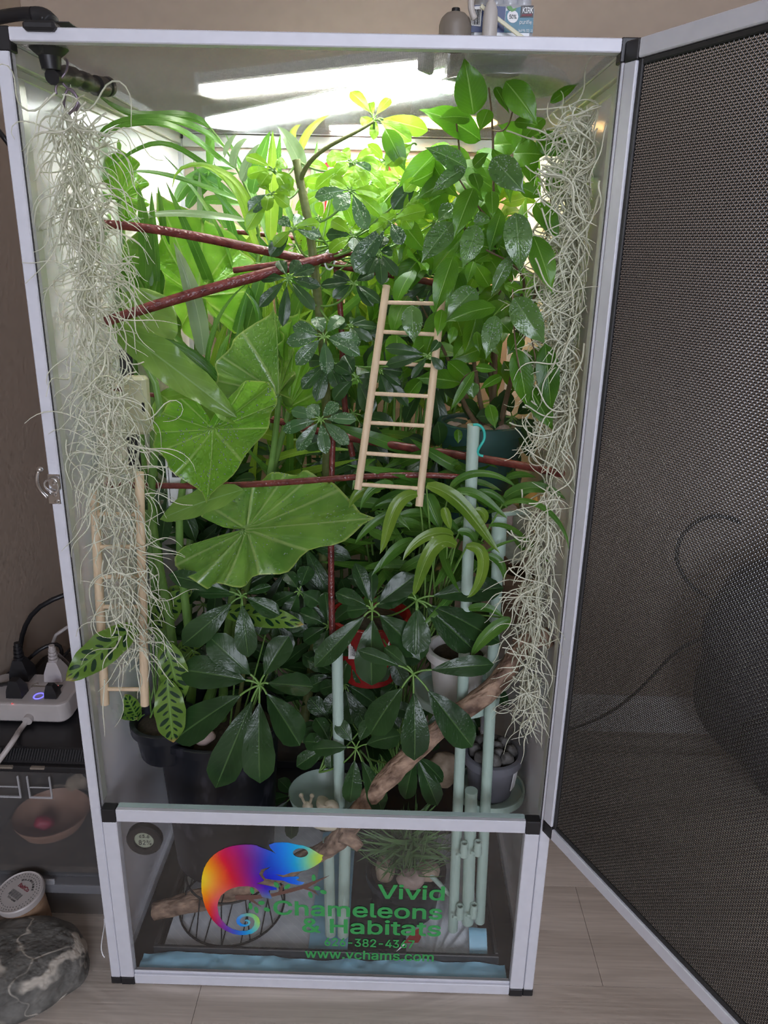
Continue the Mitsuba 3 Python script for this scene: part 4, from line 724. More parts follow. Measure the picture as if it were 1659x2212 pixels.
tanz = at(1135, 1262, .25); pbr('m_tan', (.20, .12, .08), .55); pbr('m_yellow', (.80, .58, .25), .5)
plainpot('plant_pot', 'brown clay pot at the right behind the hanging moss, heaped with grey stones', [tanz[0], .25, tanz[2] - .05], .05, .04, .08, 'm_tan')
put('saucer', lathe([(.001, 0), (.03, 0), (.038, .010), (.036, .010), (.029, .002), (.001, .002)], [at(1130, 1088, .24)[0], .24, at(1130, 1090, .24)[2]], 40), 'm_yellow', None, True, label='yellow saucer behind the moss below the red stick at the right', cat='saucer')
lowz = np.array([at(872, 2030, .13)[0], .15, .0135])
lp = plainpot('nursery_pot', 'dark round pot with large pebbles behind the lettering on the glass', lowz, .062, .052, .075, 'm_potblack', .9)

# pebbles
def stonemat(key, a, b): pbr(key, P3(lambda p, n, uv: mix(a, b, fbm(p.x * 140, p.y * 140, p.z * 140, 3))), .6)
stonemat('m_stonetan', (.26, .19, .13), (.42, .33, .25)); stonemat('m_stonegrey', (.20, .21, .16), (.34, .34, .28)); stonemat('m_stonedark', (.04, .038, .036), (.13, .12, .11)); stonemat('m_stonepink', (.32, .23, .20), (.46, .36, .32))
R = random.Random(7)
def stones(group, label, spots, mat):
    for i, (c, r) in enumerate(spots):
        put('pebble', pebble(c, np.asarray(r), R.randrange(999), 3), mat if isinstance(mat, str) else mat[i % len(mat)], None, True, label=label if isinstance(label, str) else label[i], cat='pebble', group=group)
figc = FP
POS = ['right', 'back right', 'back', 'back left', 'left', 'front left', 'front', 'front right']
def potstones(c, r1, r2, size, mats, what, where, group):
    for k in range(12):
        o = k < 8; a = (k if o else k * 2 + 1) * math.pi / 4; rr_ = r1 if o else r2
        put('pebble', pebble(np.asarray(c) + [rr_ * math.cos(a), rr_ * math.sin(a), R.uniform(0, .003)], np.array(size) * R.uniform(.9, 1.2), R.randrange(999), 3), mats[k % len(mats)][0], None, True,
            label=f"{mats[k % len(mats)][1]} pebble at the {POS[(k if o else (k * 2 + 1) % 8)]} {'rim' if o else 'inside'} of the {where}", cat='pebble', group=group)
potstones(figc + [0, 0, .010], .040, .017, (.0145, .0125, .011), [('m_stonetan', 'tan'), ('m_stonepink', 'pinkish'), ('m_twig', 'brown')], 0, 'green fig pot', 'pebbles in the dark green pot')
potstones(t1 + [0, 0, .073], .027, .011, (.010, .0085, .012), [('m_stonedark', 'dark')], 0, 'grey ring tray pot', 'pebbles in the grey pot')
stones(None, ['large grey-green rounded stone at the right, lowest of the heap beside the moss', 'upright grey stone leaning above the large grey-green one at the right', 'pinkish stone at the left of the heap beside the green coupling', 'small pinkish stone on top of the heap under the yellow saucer', 'brown stone at the back of the heap beside the moss'],
       [(at(1118, 1180, .15), (.019, .014, .024)), (at(1132, 1128, .145), (.015, .012, .020)), (at(1100, 1118, .16), (.014, .012, .019)), (at(1145, 1100, .17), (.015, .012, .012)), (at(1145, 1215, .17), (.014, .012, .015))], ['m_stonegrey', 'm_stonegrey', 'm_stonepink', 'm_stonepink', 'm_stonetan'])
stones(None, ['brown rock chunk on the lower ring tray beside the driftwood'], [(at(958, 1662, .16), (.026, .022, .030))], 'm_stonetan')
pz = lowz + np.array([0, 0, .078])
stones(None, ['grey pebble at the back of the dark pot behind the lettering', 'largest round tan pebble at the right in the dark pot behind the lettering', 'pinkish pebble at the front of the dark pot behind the lettering', 'long tan pebble at the left in the dark pot behind the lettering'],
       [(pz + [.012, .03, .004], (.016, .014, .013)), (pz + [.034, -.016, .008], (.019, .017, .017)), (pz + [.006, -.034, .006], (.021, .016, .014)), (pz + [-.034, -.016, .006], (.016, .015, .022))], ['m_stonedark', 'm_stonetan', 'm_stonepink', 'm_stonetan'])
stones(None, ['pale stone on the soil of the black pot, between the hanging leaves'], [(at(440, 1592, .12), (.016, .014, .011))], 'm_stonepink')

# fine grass in the lower pot
R = random.Random(17)
gr = thing('bamboo_grass', 'tuft of fine dark grass growing from the pebbles behind the glass', 'grass')
blades = []
for i in range(260):
    b = pz + np.array([R.uniform(-.016, .016), R.uniform(-.016, .016), 0]); a = R.uniform(0, 6.28); s = R.uniform(.02, .075); h = R.uniform(.05, .12)
    m, uv = leaf_mesh(b + [0, 0, h * .55] if i % 3 else b, b + [math.cos(a) * s * 1.25, math.sin(a) * s * .8 - .01, h * (1 if i % 2 else .55)], .0045 if i % 3 else .0022, unit([math.cos(a), math.sin(a) - .5, .8]), 'strap', arch=.16, nl=6, nw=2)
    blades.append(m); 
for i in range(40):
    b = pz + np.array([R.uniform(-.016, .016), R.uniform(-.016, .016), 0]); blades.append(tube([b, b + [R.uniform(-.012, .012), R.uniform(-.012, .012), .08]], .0009, 4))
put('grass_blades', cat_(blades), 'm_grass' if 'm_grass' in scene else 'm_stalkdark', gr, kind='stuff')
pbr('m_stalkdark', (.06, .13, .035), .45)

# tray and pads on the cage floor
pbr('m_tray', (.022, .023, .026), .38)
tr_ = thing('floor_tray', 'black shallow plastic tray on the cage floor', 'tray')
x0, x1, y0, y1 = .05, W - .045, .042, .50
put('tray_base', rbox((x0, y0, .0062), (x1, y1, .0085)), 'm_tray', tr_)
for a, b in (((x0, y0, .0086), (x1, y0 + .006, .026)), ((x0, y1 - .006, .0086), (x1, y1, .026)), ((x0, y0 + .0062, .0086), (x0 + .006, y1 - .0062, .026)), ((x1 - .006, y0 + .0062, .0086), (x1, y1 - .0062, .026))):
    put('tray_wall', rbox(a, b, .0012), 'm_tray', tr_)
pbr('m_padblue', P3(lambda p, n, uv: mix((.22, .46, .60), (.32, .58, .72), fbm(p.x * 40, p.y * 60, p.z * 60, 3))), .4)
pbr('m_padwhite', P3(lambda p, n, uv: mix((.50, .54, .58), (.70, .73, .76), dr.clip(fbm(p.x * 60, p.y * 60, 2, 2) * .7 + .3 * smoothstep(.4, .5, dr.abs((p.x + p.y) * 70 - dr.floor((p.x + p.y) * 70) - .5)) * 1., 0, 1))), .7)
def sheetmesh(x0, x1, y0, y1, zf, nx=60, ny=30, thick=.0012):
    X, Y = np.meshgrid(np.linspace(x0, x1, nx), np.linspace(y0, y1, ny), indexing='ij'); Z = zf(X, Y)
    P = np.concatenate([np.stack([X, Y, Z], -1).reshape(-1, 3), np.stack([X, Y, Z - thick], -1).reshape(-1, 3)]); n = nx * ny
    i, j = np.meshgrid(np.arange(nx - 1), np.arange(ny - 1), indexing='ij')
    q = np.stack([i * ny + j, (i + 1) * ny + j, (i + 1) * ny + j + 1, i * ny + j + 1], -1).reshape(-1, 4)
    f = np.vstack([q[:, [0, 1, 2]], q[:, [0, 2, 3]]]); return trimesh.Trimesh(P, np.vstack([f, f[:, ::-1] + n]), process=False)
def n2(X, Y, f, s): return meshkit.noise(np.stack([X * f, Y * f, X * 0 + s], -1), int(s))
def smooth01(t): t = np.clip(t, 0, 1); return t * t * (3 - 2 * t)
put('puppy_pad', sheetmesh(.036, W - .036, .0075, .0405, lambda X, Y: .0085 + .010 * n2(X, Y, 26, 1) * smooth01((Y - .008) / .02) + .004 * n2(X, Y, 90, 2), 140, 16), 'm_padblue', None, True, label='light blue crinkled pad along the front inside the glass', cat='pad')
put('puppy_pad', sheetmesh(.062, .318, .050, .36, lambda X, Y: .0105 + .004 * n2(X, Y, 22, 3) + .0012 * n2(X, Y, 110, 4), 70, 60), 'm_padwhite', None, True, label='white quilted pad on the tray under the wire ring at the left', cat='pad')
put('puppy_pad', sheetmesh(.285, .345, .0495, .30, lambda X, Y: .0165 + .006 * n2(X, Y, 30, 5), 30, 50), 'm_padblue', None, True, label='blue pad edge folded up beside the left pair of green tubes', cat='pad')
put('puppy_pad', sheetmesh(.435, .548, .0495, .30, lambda X, Y: .0120 + .024 * smooth01((X - .46) / .09) * smooth01((Y - .06) / .10) + .0035 * np.sin(28 * np.arctan2(X - .47, Y - .03)) * smooth01((Y - .05) / .05), 60, 60), 'm_padwhite', None, True, label='white pleated pad on the tray around the three green tubes at the right', cat='pad')
put('puppy_pad', sheetmesh(.532, .5595, .0485, .085, lambda X, Y: .0125 + .022 * smooth01((Y - .052) / .03) + .004 * n2(X, Y, 80, 6), 20, 20), 'm_padblue', None, True, label='bright blue folded pad corner at the lower right', cat='pad')
rt_ = thing('care_tag', 'red pointed plant tag with white tip lying in front of the dark pot', 'plant tag')
A, B = at(862, 2052, .046), at(905, 2012, .062); ex = unit(B - A); ez = unit(np.cross(ex, [0, 1, 0.2]) * -1)
put('tag', orient(plate(Polygon([(0.012, -.0045), (.034, -.010), (.044, -.004), (.036, .012), (.028, .016), (.022, .008)]), 0, .0008), A, ex, unit(np.cross(ez, ex)), ez), 'm_potred', rt_)
put('tag_tip', orient(plate(Polygon([(-.004, -.002), (.0118, -.0045), (.0118, .0)]), 0, .0008), A, ex, unit(np.cross(ez, ex)), ez), 'm_white', rt_, label='white tip')

# wire stand under the black pot
ws_ = thing('wire_stand', 'round black wire plant stand under the black pot at the lower left', 'plant stand')
wc_ = np.array([at(500, 1950, .13)[0], at(500, 2035, .05)[1] + .088, .017]); RWs = .084
a = np.linspace(0, 2 * np.pi, 65)
for z, rad in ((wc_[2], RWs), (PZ - .004, .070)):
    put('hoop', tube(np.stack([wc_[0] + rad * np.cos(a), wc_[1] + rad * np.sin(a), z + 0 * a], 1), .0017, 8, False), 'm_black', ws_, 40)
for k in range(12):
    q = 2 * np.pi * k / 12; put('wire_rod', tube([wc_ + [RWs * math.cos(q), RWs * math.sin(q), 0], [wc_[0] + .070 * math.cos(q), wc_[1] + .070 * math.sin(q), PZ - .004]], .0011, 6), 'm_black', ws_, 40)
for k in range(5):
    x = -.056 + k * .028; hh = math.sqrt(.070**2 - x * x); put('cross_wire', tube([(wc_[0] + x, wc_[1] - hh, PZ - .004), (wc_[0] + x, wc_[1] + hh, PZ - .004)], .0011, 6), 'm_black', ws_, 40)
for k in range(5):
    x = -.056 + k * .028; hh = math.sqrt(RWs**2 - x * x); put('floor_wire', tube([(wc_[0] + x, wc_[1] - hh, wc_[2]), (wc_[0] + x, wc_[1] + hh, wc_[2])], .0010, 6), 'm_black', ws_, 40)

# snail figurine in the green bowl
pbr('m_glaze', (.55, .50, .38), .18, spec=.6, clearcoat=.6)
sn = thing('snail_figurine', 'cream glazed snail figurine in the green bowl', 'figurine'); sb = at(700, 1775, .075)
hd = at(664, 1738, .075); 
put('body', tube(spline([sb + [.03, .004, -.004], sb + [0, 0, -.003], hd + [.002, 0, -.016], hd + [0, 0, -.004], hd + [-.002, -.003, .002]], 24), np.interp(np.linspace(0, 1, 24), [0, .2, .5, .75, .92, 1], [.003, .009, .010, .0075, .0082, .005]), 14), 'm_glaze', sn, True)
for s in (-1, 1):
    put('eye_stalk', cat_([tube([hd + [s * .004, 0, .003], hd + [s * .0075 - .001, 0, .014]], .0021, 8), pebble(hd + [s * .0078 - .001, 0, .0155], (.0034,) * 3, 1, 2, 0)]), 'm_glaze', sn, True)
th = np.linspace(0, 4.6 * np.pi, 90); rs = .0175 * np.exp(-.13 * th); sc_ = at(713, 1738, .075)
put('shell', tube(np.stack([sc_[0] + rs * np.cos(th + 2.5) * .62, sc_[1] - .0009 * th, sc_[2] + rs * np.sin(th + 2.5) * .62], 1), np.maximum(rs * .62, .0012), 14), 'm_glaze', sn, True)

# small things on the left wall of the cage and on the glass
bx = thing('clip_box', 'cream plastic box with a dark slot fixed at the left behind the moss', 'box'); c0 = at(291, 878, .14)
put('body', rbox(c0 + [-.016, 0, -.038], c0 + [.016, .02, .038], .004), 'm_cream', bx); put('cover', rbox(c0 + [-.013, -.003, -.034], c0 + [.013, .0, .024], .0015), 'm_cream', bx)
put('slot', rbox(c0 + [.0105, -.0036, -.006], c0 + [.014, -.0031, .006], .0005), 'm_black', bx); put('back_strip', rbox(c0 + [-.022, .0201, -.09], c0 + [-.006, .026, .07], .001), 'm_blackmatte', bx)
tg = thing('plant_label', 'white printed card standing among the stems of the big leaves', 'plant tag'); c0 = at(374, 1040, .17)
put('card', rbox(c0 + [-.009, 0, -.036], c0 + [.026, .0008, .036], .0003), 'm_white', tg)
put('print', cat_([rbox(c0 + [-.006, -.0006, -.030], c0 + [-.0052, -.0001, .022], .0001), rbox(c0 + [-.006, -.0006, .021], c0 + [.022, -.0001, .022], .0001), rbox(c0 + [-.006, -.0006, -.031], c0 + [.022, -.0001, -.030], .0001), rbox(c0 + [-.001, -.0006, .006], c0 + [.02, -.0001, .016], .0001)]), 'm_print', tg)
hy = thing('hygrometer', 'round black digital hygrometer stuck inside the glass at the upper left', 'hygrometer'); hc = at(309, 1820, .0065)
def disc_y(prof, c, seg=48): m = lathe(prof, (0, 0, 0), seg); return orient(m, c, [1.0, 0, 0], [0, 0, 1.0], [0, -1.0, 0])
put('ring', disc_y([(.0135, -.012), (.0225, -.012), (.0245, -.010), (.0245, -.002), (.023, 0), (.0145, 0), (.0135, -.002)], hc + [0, .002, 0]), 'm_black', hy, 30)
pbr('m_lcd', (.26, .29, .22), .3); put('display', disc_y([(.0001, -.0035), (.0136, -.0035)], hc + [0, .002, 0]), 'm_lcd', hy)
def txt(s, h, x0, x1, y, zc, depth=.0004, bold=False):
    m = meshkit.text_mesh(s, h, depth, bold); v = np.array(m.vertices); lo, hi = v.min(0), v.max(0)
    k = (x1 - x0) / (hi[0] - lo[0]); m.vertices = np.stack([x0 + (v[:, 0] - lo[0]) * k, y - v[:, 2], zc + v[:, 1]], 1); return m
put('digits', cat_([txt('65.6', .0052, hc[0] - .0065, hc[0] + .0075, hc[1] + .0053, hc[2] + .0035), txt('82%', .0075, hc[0] - .008, hc[0] + .0095, hc[1] + .0053, hc[2] - .0085)]), 'm_print', hy)

# the printed sign on the glass
pbr('m_green', (.035, .30, .075), .5); pbr('m_brown', (.13, .065, .05), .5)
YS = .0046
sg = thing('window_sign', 'colourful printed chameleon with green lettering on the glass', 'sign')
def line(s, xa, xb, ytop, ybot, bold=True):
    A, B, Cc = at(xa, ybot, YS), at(xb, ybot, YS), at((xa + xb) / 2, ytop, YS); h = (Cc[2] - (A[2] + B[2]) / 2) * .9
    m = txt(s, h, A[0], B[0], YS, at((xa + xb) / 2, ybot, YS)[2], .0003, bold); return m
for s, a in (('Vivid', (816, 960, 1910, 1942)), ('Chameleons', (591, 955, 1948, 1980)), ('& Habitats', (653, 952, 1985, 2017)), ('626-382-4367', (701, 895, 2027, 2045)), ('www.vchams.com', (659, 937, 2052, 2072))):
    put('lettering', line(s, *a), 'm_green', sg, label=f'green lettering reading {s}')
zc = lambda x, y: at(420 + x / 5.53, 1800 + y / 5.53, YS)
def pol(pts): return Polygon([(q[0], q[2]) for q in (zc(*p) for p in pts)]).buffer(0)
back_ = [(890, 135), (905, 175), (975, 243), (915, 212), (840, 185), (750, 150), (680, 138), (600, 138), (520, 145), (440, 158), (370, 180), (300, 215), (240, 255), (190, 305), (150, 360), (120, 420), (100, 490), (90, 560), (88, 640), (92, 720)]
ser = []
for i in range(5, len(back_) - 1):
    (xa, ya), (xb, yb) = back_[i], back_[i + 1]; nrm = unit([yb - ya, -(xb - xa)]) * (-1 if (yb - ya) * -1 + 0 > 1e9 else 1)
    for k in range(4):
        f = k / 4; ser += [(xa + (xb - xa) * f, ya + (yb - ya) * f), (xa + (xb - xa) * (f + .02) - nrm[0] * 9, ya + (yb - ya) * (f + .02) - nrm[1] * 9)]
body = [(1540, 265), (1500, 250), (1430, 205), (1370, 170), (1300, 145), (1240, 138), (1200, 130), (1130, 112), (1050, 107), (960, 112)] + back_[:5] + ser + [(92, 720), (105, 800), (130, 880), (170, 960), (220, 1040), (290, 1110), (370, 1160), (460, 1200), (540, 1215), (620, 1212), (690, 1195), (745, 1160), (778, 1110), (785, 1060), (770, 1010), (730, 972), (680, 955), (620, 953), (560, 968), (515, 1000), (497, 1040), (510, 1080), (550, 1108), (600, 1115), (650, 1100), (672, 1065), (660, 1040), (630, 1028), (605, 1035), (600, 1050), (625, 1048), (643, 1062), (638, 1080), (610, 1090), (570, 1083), (542, 1060), (548, 1022), (590, 992), (650, 988), (700, 1010), (720, 1050), (712, 1100), (680, 1140), (620, 1165), (540, 1165), (460, 1145), (390, 1105), (330, 1040), (290, 970), (275, 880), (285, 810), (320, 740), (380, 690), (450, 655), (530, 635), (640, 630), (720, 645), (770, 690), (810, 760), (850, 770), (905, 783), (925, 770), (890, 700), (890, 680), (985, 675), (980, 650), (900, 630), (830, 615), (740, 600), (830, 565), (800, 525), (772, 485), (800, 430), (905, 402), (835, 450), (815, 490), (850, 540), (940, 555), (1060, 565), (1150, 600), (1230, 615), (1290, 610), (1315, 585), (1240, 570), (1210, 550), (1255, 535), (1240, 515), (1150, 518), (1060, 525), (960, 490), (1070, 498), (1160, 465), (1270, 452), (1350, 435), (1440, 390), (1500, 350), (1530, 310), (1524, 285)]
ell = lambda cx, cy, rx, ry, n=32, rot=0: [(cx + rx * math.cos(t) * math.cos(rot) - ry * math.sin(t) * math.sin(rot), cy + rx * math.cos(t) * math.sin(rot) + ry * math.sin(t) * math.cos(rot)) for t in np.linspace(0, 2 * np.pi, n, endpoint=False)]
bp_ = pol(body).difference(pol(ell(1268, 232, 90, 55)))
mch = cat_([plate(g, YS - .0003, YS) for g in getattr(bp_, 'geoms', [bp_])])
vv, ff = trimesh.remesh.subdivide_to_size(mch.vertices, mch.faces, .004, max_iter=14)
keys = [(110, 600, .85, .62, .02), (140, 520, .85, .55, .02), (260, 560, .85, .22, .02), (300, 300, .72, .006, .02), (430, 500, .65, .0, .02), (180, 700, .85, .25, .02), (180, 850, .75, .06, .02), (240, 1000, .55, .01, .05), (330, 1110, .22, .02, .22), (450, 1180, .06, .06, .45), (560, 1195, .02, .15, .6), (700, 1180, .02, .45, .6), (765, 1070, .35, .65, .08), (690, 965, .2, .6, .15), (520, 1030, .01, .25, .75), (600, 1060, .01, .3, .8), (620, 250, .22, .02, .22), (700, 480, .12, .02, .3), (850, 700, .05, .03, .42), (800, 300, .05, .03, .42), (1000, 180, .0, .16, .75), (900, 480, .0, .03, .5), (1250, 570, .01, .15, .75), (1180, 280, .0, .33, .75), (1330, 180, .05, .5, .55), (1330, 390, .12, .55, .35), (1420, 280, .35, .65, .08), (1540, 280, .6, .7, .05), (550, 620, .5, .0, .06)]
kp = np.array([zc(k[0], k[1])[[0, 2]] for k in keys]); kc = np.array([k[2:] for k in keys])
from scipy.interpolate import RBFInterpolator
vcol = np.clip(RBFInterpolator(kp * 30, kc, kernel='thin_plate_spline', smoothing=.15)(vv[:, [0, 2]] * 30), 0, 1)
scene['m_print_colour'] = {'type': 'twosided', 'bsdf': {'type': 'principled', 'base_color': {'type': 'mesh_attribute', 'name': 'vertex_color'}, 'roughness': .4}}
put('chameleon', trimesh.Trimesh(vv, ff, process=False), 'm_print_colour', sg, False, color=vcol, label='rainbow coloured chameleon print')
tw = pol([(485, 745), (520, 738), (800, 733), (940, 715), (1000, 700), (1040, 620), (1065, 610), (1050, 690), (1140, 660), (1280, 625), (1610, 505), (1350, 650), (1440, 690), (1485, 745), (1400, 690), (1300, 662), (1150, 705), (940, 755), (850, 770), (700, 790), (800, 880), (640, 792), (520, 795), (490, 780)]).difference(bp_.buffer(.0006))
put('twig', cat_([plate(g, YS - .0003, YS) for g in getattr(tw, 'geoms', [tw])]), 'm_brown', sg, label='brown printed twig')
for x, y, rot in ((690, 685, 1.2), (980, 615, .8), (1110, 635, -.6), (1425, 530, 1.5), (1465, 655, .2), (1540, 700, .3), (1385, 735, 1.1), (670, 870, 1.4), (800, 830, 0), (740, 915, 1.2), (865, 910, .3)):
    put('printed_leaf', plate(pol(ell(x, y, 40, 24, 20, rot)), YS - .0003, YS), 'm_green', sg)

# toggle latch on the left post
la = thing('toggle_latch', 'chrome toggle latch on the left post', 'latch'); lc = at(112, 1050, -.002)
put('base_plate', cat_([rbox(lc + [-.006, 0, -.022], lc + [.008, .0015, -.004], .001), rbox(lc + [-.004, 0, -.004], lc + [.010, .0015, .014], .001)]), 'm_chrome', la)
put('lever', tube(spline([lc + [-.010, -.006, .020], lc + [-.013, -.007, .012], lc + [-.011, -.007, -.002], lc + [-.004, -.006, -.012]], 16), [.0022] * 16, 8), 'm_chrome', la, True); put('knob', pebble(lc + [-.009, -.006, .0215], (.0042, .0035, .0032), 1, 3, 0), 'm_chrome', la, True)
put('bail', tube(spline([lc + [-.003, -.004, -.004], lc + [-.003, -.005, .008], lc + [.007, -.005, .009], lc + [.008, -.004, -.003], lc + [-.003, -.004, -.004]], 24), .0012, 8), 'm_chrome', la, True)
for dx, dz in ((.004, .004), (.002, -.010), (.004, -.019)):
    put('screw', disc_y([(.0001, .0022), (.0016, .002), (.0026, .001), (.0028, 0)], lc + [dx, 0, dz], 20), 'm_chrome', la, 30)

# ------------------------------------------------------------------ hanging moss, mister, things on and around the cage
pbr('m_moss', P3(lambda p, n, uv: mix((.46, .48, .36), (.68, .68, .56), fbm(p.x * 60, p.y * 60, p.z * 60, 2))), .75)
def moss(label, spine, half, depth, n, seed, lmax=.14):
    r = np.random.RandomState(seed); sp = spline([at(*p) for p in spine], 80); hw = np.interp(np.linspace(0, 1, 80), np.linspace(0, 1, len(half)), half)
    V, F, c = [], [], 0
    ang = np.arange(4) * np.pi / 2
    for k in range(n):
        u = r.beta(1.0, 1.25) * .96; i = int(u * 79); w = hw[i] * mpp(sp[i]); o = sp[i] + np.array([np.clip(r.normal() * .45, -.85, .85) * w, r.normal() * depth * .5, r.uniform(-.01, .01)])
        L = r.uniform(.03, lmax); m = 14; d = np.array([r.normal() * .6, r.normal() * .4 - .05, -.7 + r.normal() * .5]); d /= np.linalg.norm(d)
        axis = np.array([r.normal() * .5, r.normal() * 1.2, r.normal() * .5]); axis /= np.linalg.norm(axis); curl = r.uniform(28, 85) * (1 if r.rand() < .5 else -1); wob = r.uniform(0, 6); fr = r.uniform(.25, .7); p = [o]
        for s in range(m):
            a = curl * L / m * math.sin(wob + s * fr); d = d * math.cos(a) + np.cross(axis, d) * math.sin(a) + axis * (axis @ d) * (1 - math.cos(a)); d = d + np.array([0, 0, -.05]); d /= np.linalg.norm(d); p.append(p[-1] + d * L / m)
        p = np.array(p); ins = p[:, 1] > -.004; p[:, 0] += max(0, .0145 - p[ins, 0].min()) if ins.any() else 0; p[:, 0] -= max(0, p[:, 0].max() - .604); t = np.gradient(p, axis=0); t /= np.linalg.norm(t, axis=1, keepdims=True) + 1e-9
        a = np.cross(t, [.3, .9, .2]); a /= np.linalg.norm(a, axis=1, keepdims=True) + 1e-9; b = np.cross(t, a); rad = np.interp(np.linspace(0, 1, m + 1), [0, .6, 1], [.00105, .0009, .00035]) * r.uniform(.7, 1.1)
        V.append((p[:, None] + rad[:, None, None] * (np.cos(ang)[None, :, None] * a[:, None] + np.sin(ang)[None, :, None] * b[:, None])).reshape(-1, 3))
        ii, jj = np.meshgrid(np.arange(m), np.arange(4), indexing='ij'); q = np.stack([ii * 4 + jj, ii * 4 + (jj + 1) % 4, (ii + 1) * 4 + (jj + 1) % 4, (ii + 1) * 4 + jj], -1).reshape(-1, 4) + c
        F.append(q[:, [0, 1, 2]]); F.append(q[:, [0, 2, 3]]); c += (m + 1) * 4
    return put('spanish_moss', trimesh.Trimesh(np.vstack(V), np.vstack(F), process=False), 'm_moss', None, True, label=label, cat='moss', kind='stuff')
moss('long grey-green strands of hanging moss on a hook at the left', [(146, 228, .05), (165, 400, .05), (190, 600, .05), (212, 800, .05), (232, 1000, .045), (258, 1150, .04), (278, 1300, .04), (300, 1480, .04)], [5, 42, 58, 66, 64, 50, 26, 12], .05, 760, 1, .12)
moss('thick silvery strands of hanging moss down the right wall', [(1290, 245, .10), (1272, 400, .10), (1250, 600, .09), (1232, 760, .08), (1228, 900, .07), (1205, 1000, .07)], [26, 50, 52, 44, 30, 24], .045, 800, 2, .10)
moss('short bundle of moss hanging from the red stick at the right, lower down', [(1190, 1050, .05), (1172, 1180, .05), (1160, 1300, .045), (1150, 1420, .045), (1145, 1570, .04)], [24, 36, 34, 22, 12], .03, 320, 3, .09)
pbr('m_hook', (.20, .16, .20), .3, metal=.6)
hk = thing('wire_hook', 'bent purple-grey wire hook holding the moss on the mister pipe', 'hook')
for pts in ([(140, 128, .055), (146, 140, .045), (141, 158, .04), (124, 180, .04), (122, 203, .04)], [(120, 160, .05), (128, 168, .045), (140, 185, .045), (158, 200, .045), (168, 218, .045), (160, 236, .045), (150, 246, .05)], [(140, 240, .05), (140, 210, .045), (150, 192, .045), (164, 205, .045), (158, 238, .05)]):
    put('wire', tube(spline([at(*p) for p in pts], 20), .0013, 7), 'm_hook', hk, True)
ms = thing('mister_nozzle', 'black jointed mister pipe under the screen roof at the upper left', 'mister')
f0 = at(105, 98, .035); f0[2] = H - .0085
put('flange', lathe([(.001, 0), (.018, 0), (.019, -.003), (.016, -.006), (.011, -.010), (.009, -.022), (.001, -.022)], f0, 28), 'm_black', ms, 30)
e0, e1 = f0 + [.0, .0, -.028], at(234, 187, .165); path = spline([e0, e0 + (e1 - e0) * .33 + [0, 0, .003], e0 + (e1 - e0) * .62, e1], 40)
put('pipe', tube(path, np.interp(np.linspace(0, 1, 40), [0, .05, .2, .22, .36, .38, .45, .47, .6, .62, .72, .74, .9, .905, .93, .935, 1], np.array([.009, .0105, .0105, .012, .012, .009, .009, .0115, .0115, .009, .009, .0125, .0125, .010, .010, .0125, .0125]) * .85), 16), 'm_black', ms, 30)
put('nozzle_ring', tube([e1, e1 + unit(e1 - e0) * .003], .009, 16), 'm_chrome', ms, 30)

# hose with its clip and the things standing on the roof
ho = thing('black_hose', 'thick black hose bending over the upper left corner of the cage with a clip', 'hose')
put('hose', tube(spline([at(-60, 62, .05), at(-10, 40, .045), at(40, 31, .04), at(85, 33, .035), at(102, 46, .03)], 24), .0062, 12), 'm_black', ho, True)
a0, a1 = at(50, 66, -.004), at(118, 44, -.004)
put('clip', rbox([a0[0], -.007, a0[2]], [a1[0], .016, a1[2]], .004), 'm_blackmatte', ho); put('clip_arm', rbox([a0[0] + .006, .016, a0[2] + .012], [a1[0] + .006, .045, a1[2] + .004], .003), 'm_blackmatte', ho)
put('elbow', tube(spline([at(72, 33, .036), at(95, 36, .034), at(112, 50, .03)], 10), .0078, 12), 'm_blackmatte', ho, True)
put('black_cable', tube(spline([[XL + .004, .35, at(-60, 240, .35)[2]], at(-20, 262, .30), at(12, 302, .28), at(40, 335, .36), [-.02, .60, 1.02], [.10, .672, .98]], 24), .0035, 10), 'm_black', None, True, label='black cord disappearing behind the upper left post', cat='cord')
gd = thing('plastic_dome', 'grey-brown rounded plastic cap standing on the roof left of the water pack', 'cap')
c0 = np.array([at(983, 60, .06)[0], .06, H]); hh = at(983, 24, .06)[2] - H
pbr('m_greycap', (.20, .17, .14), .45)
put('shell', lathe([(.0165, 0), (.0165, hh * .62), (.0145, hh * .80), (.010, hh * .93), (.004, hh * .985), (.0001, hh)], c0, 40), 'm_greycap', gd, True); put('tip', lathe([(.0045, hh - .001), (.004, hh + .0025), (.0001, hh + .003)], c0, 16), 'm_black', gd, 30)
sp = thing('spray_bottle', 'white spray bottle standing in front of the water pack on the roof', 'bottle')
c0 = np.array([at(1058, 60, .045)[0], .045, H]); hh = at(1058, 2, .045)[2] - H; rw = 16 * mpp(c0)
pbr('m_offwhite', (.48, .45, .42), .4)
put('bottle', lathe([(rw * .98, 0), (rw, hh * .1), (rw, hh * .62), (rw * .9, hh * .8), (rw * .6, hh * .95), (rw * .4, hh), (rw * .35, hh + .014), (.0001, hh + .014)], c0, 32), 'm_offwhite', sp, True)
put('spray_head', rbox(c0 + [-.030, -.007, hh + .012], c0 + [.014, .007, hh + .030], .004), 'm_offwhite', sp); put('trigger', tube(spline([c0 + [-.014, 0, hh + .012], c0 + [-.020, 0, hh - .002], c0 + [-.015, 0, hh - .016]], 10), .0032, 8), 'm_offwhite', sp, True)
put('measure_stick', orient(rbox((-.030, -.001, -.002), (.030, .001, .002), .0006), at(1090, 52, .062), unit([1, 0, -.62]), [0, 1.0, 0], unit([.62, 0, 1])), 'm_cream', None, label='thin pale stick leaning across the blue water pack', cat='stick')
wp = thing('water_pack', 'plastic wrapped pack of bottled water with a blue and teal label on the roof', 'water pack')
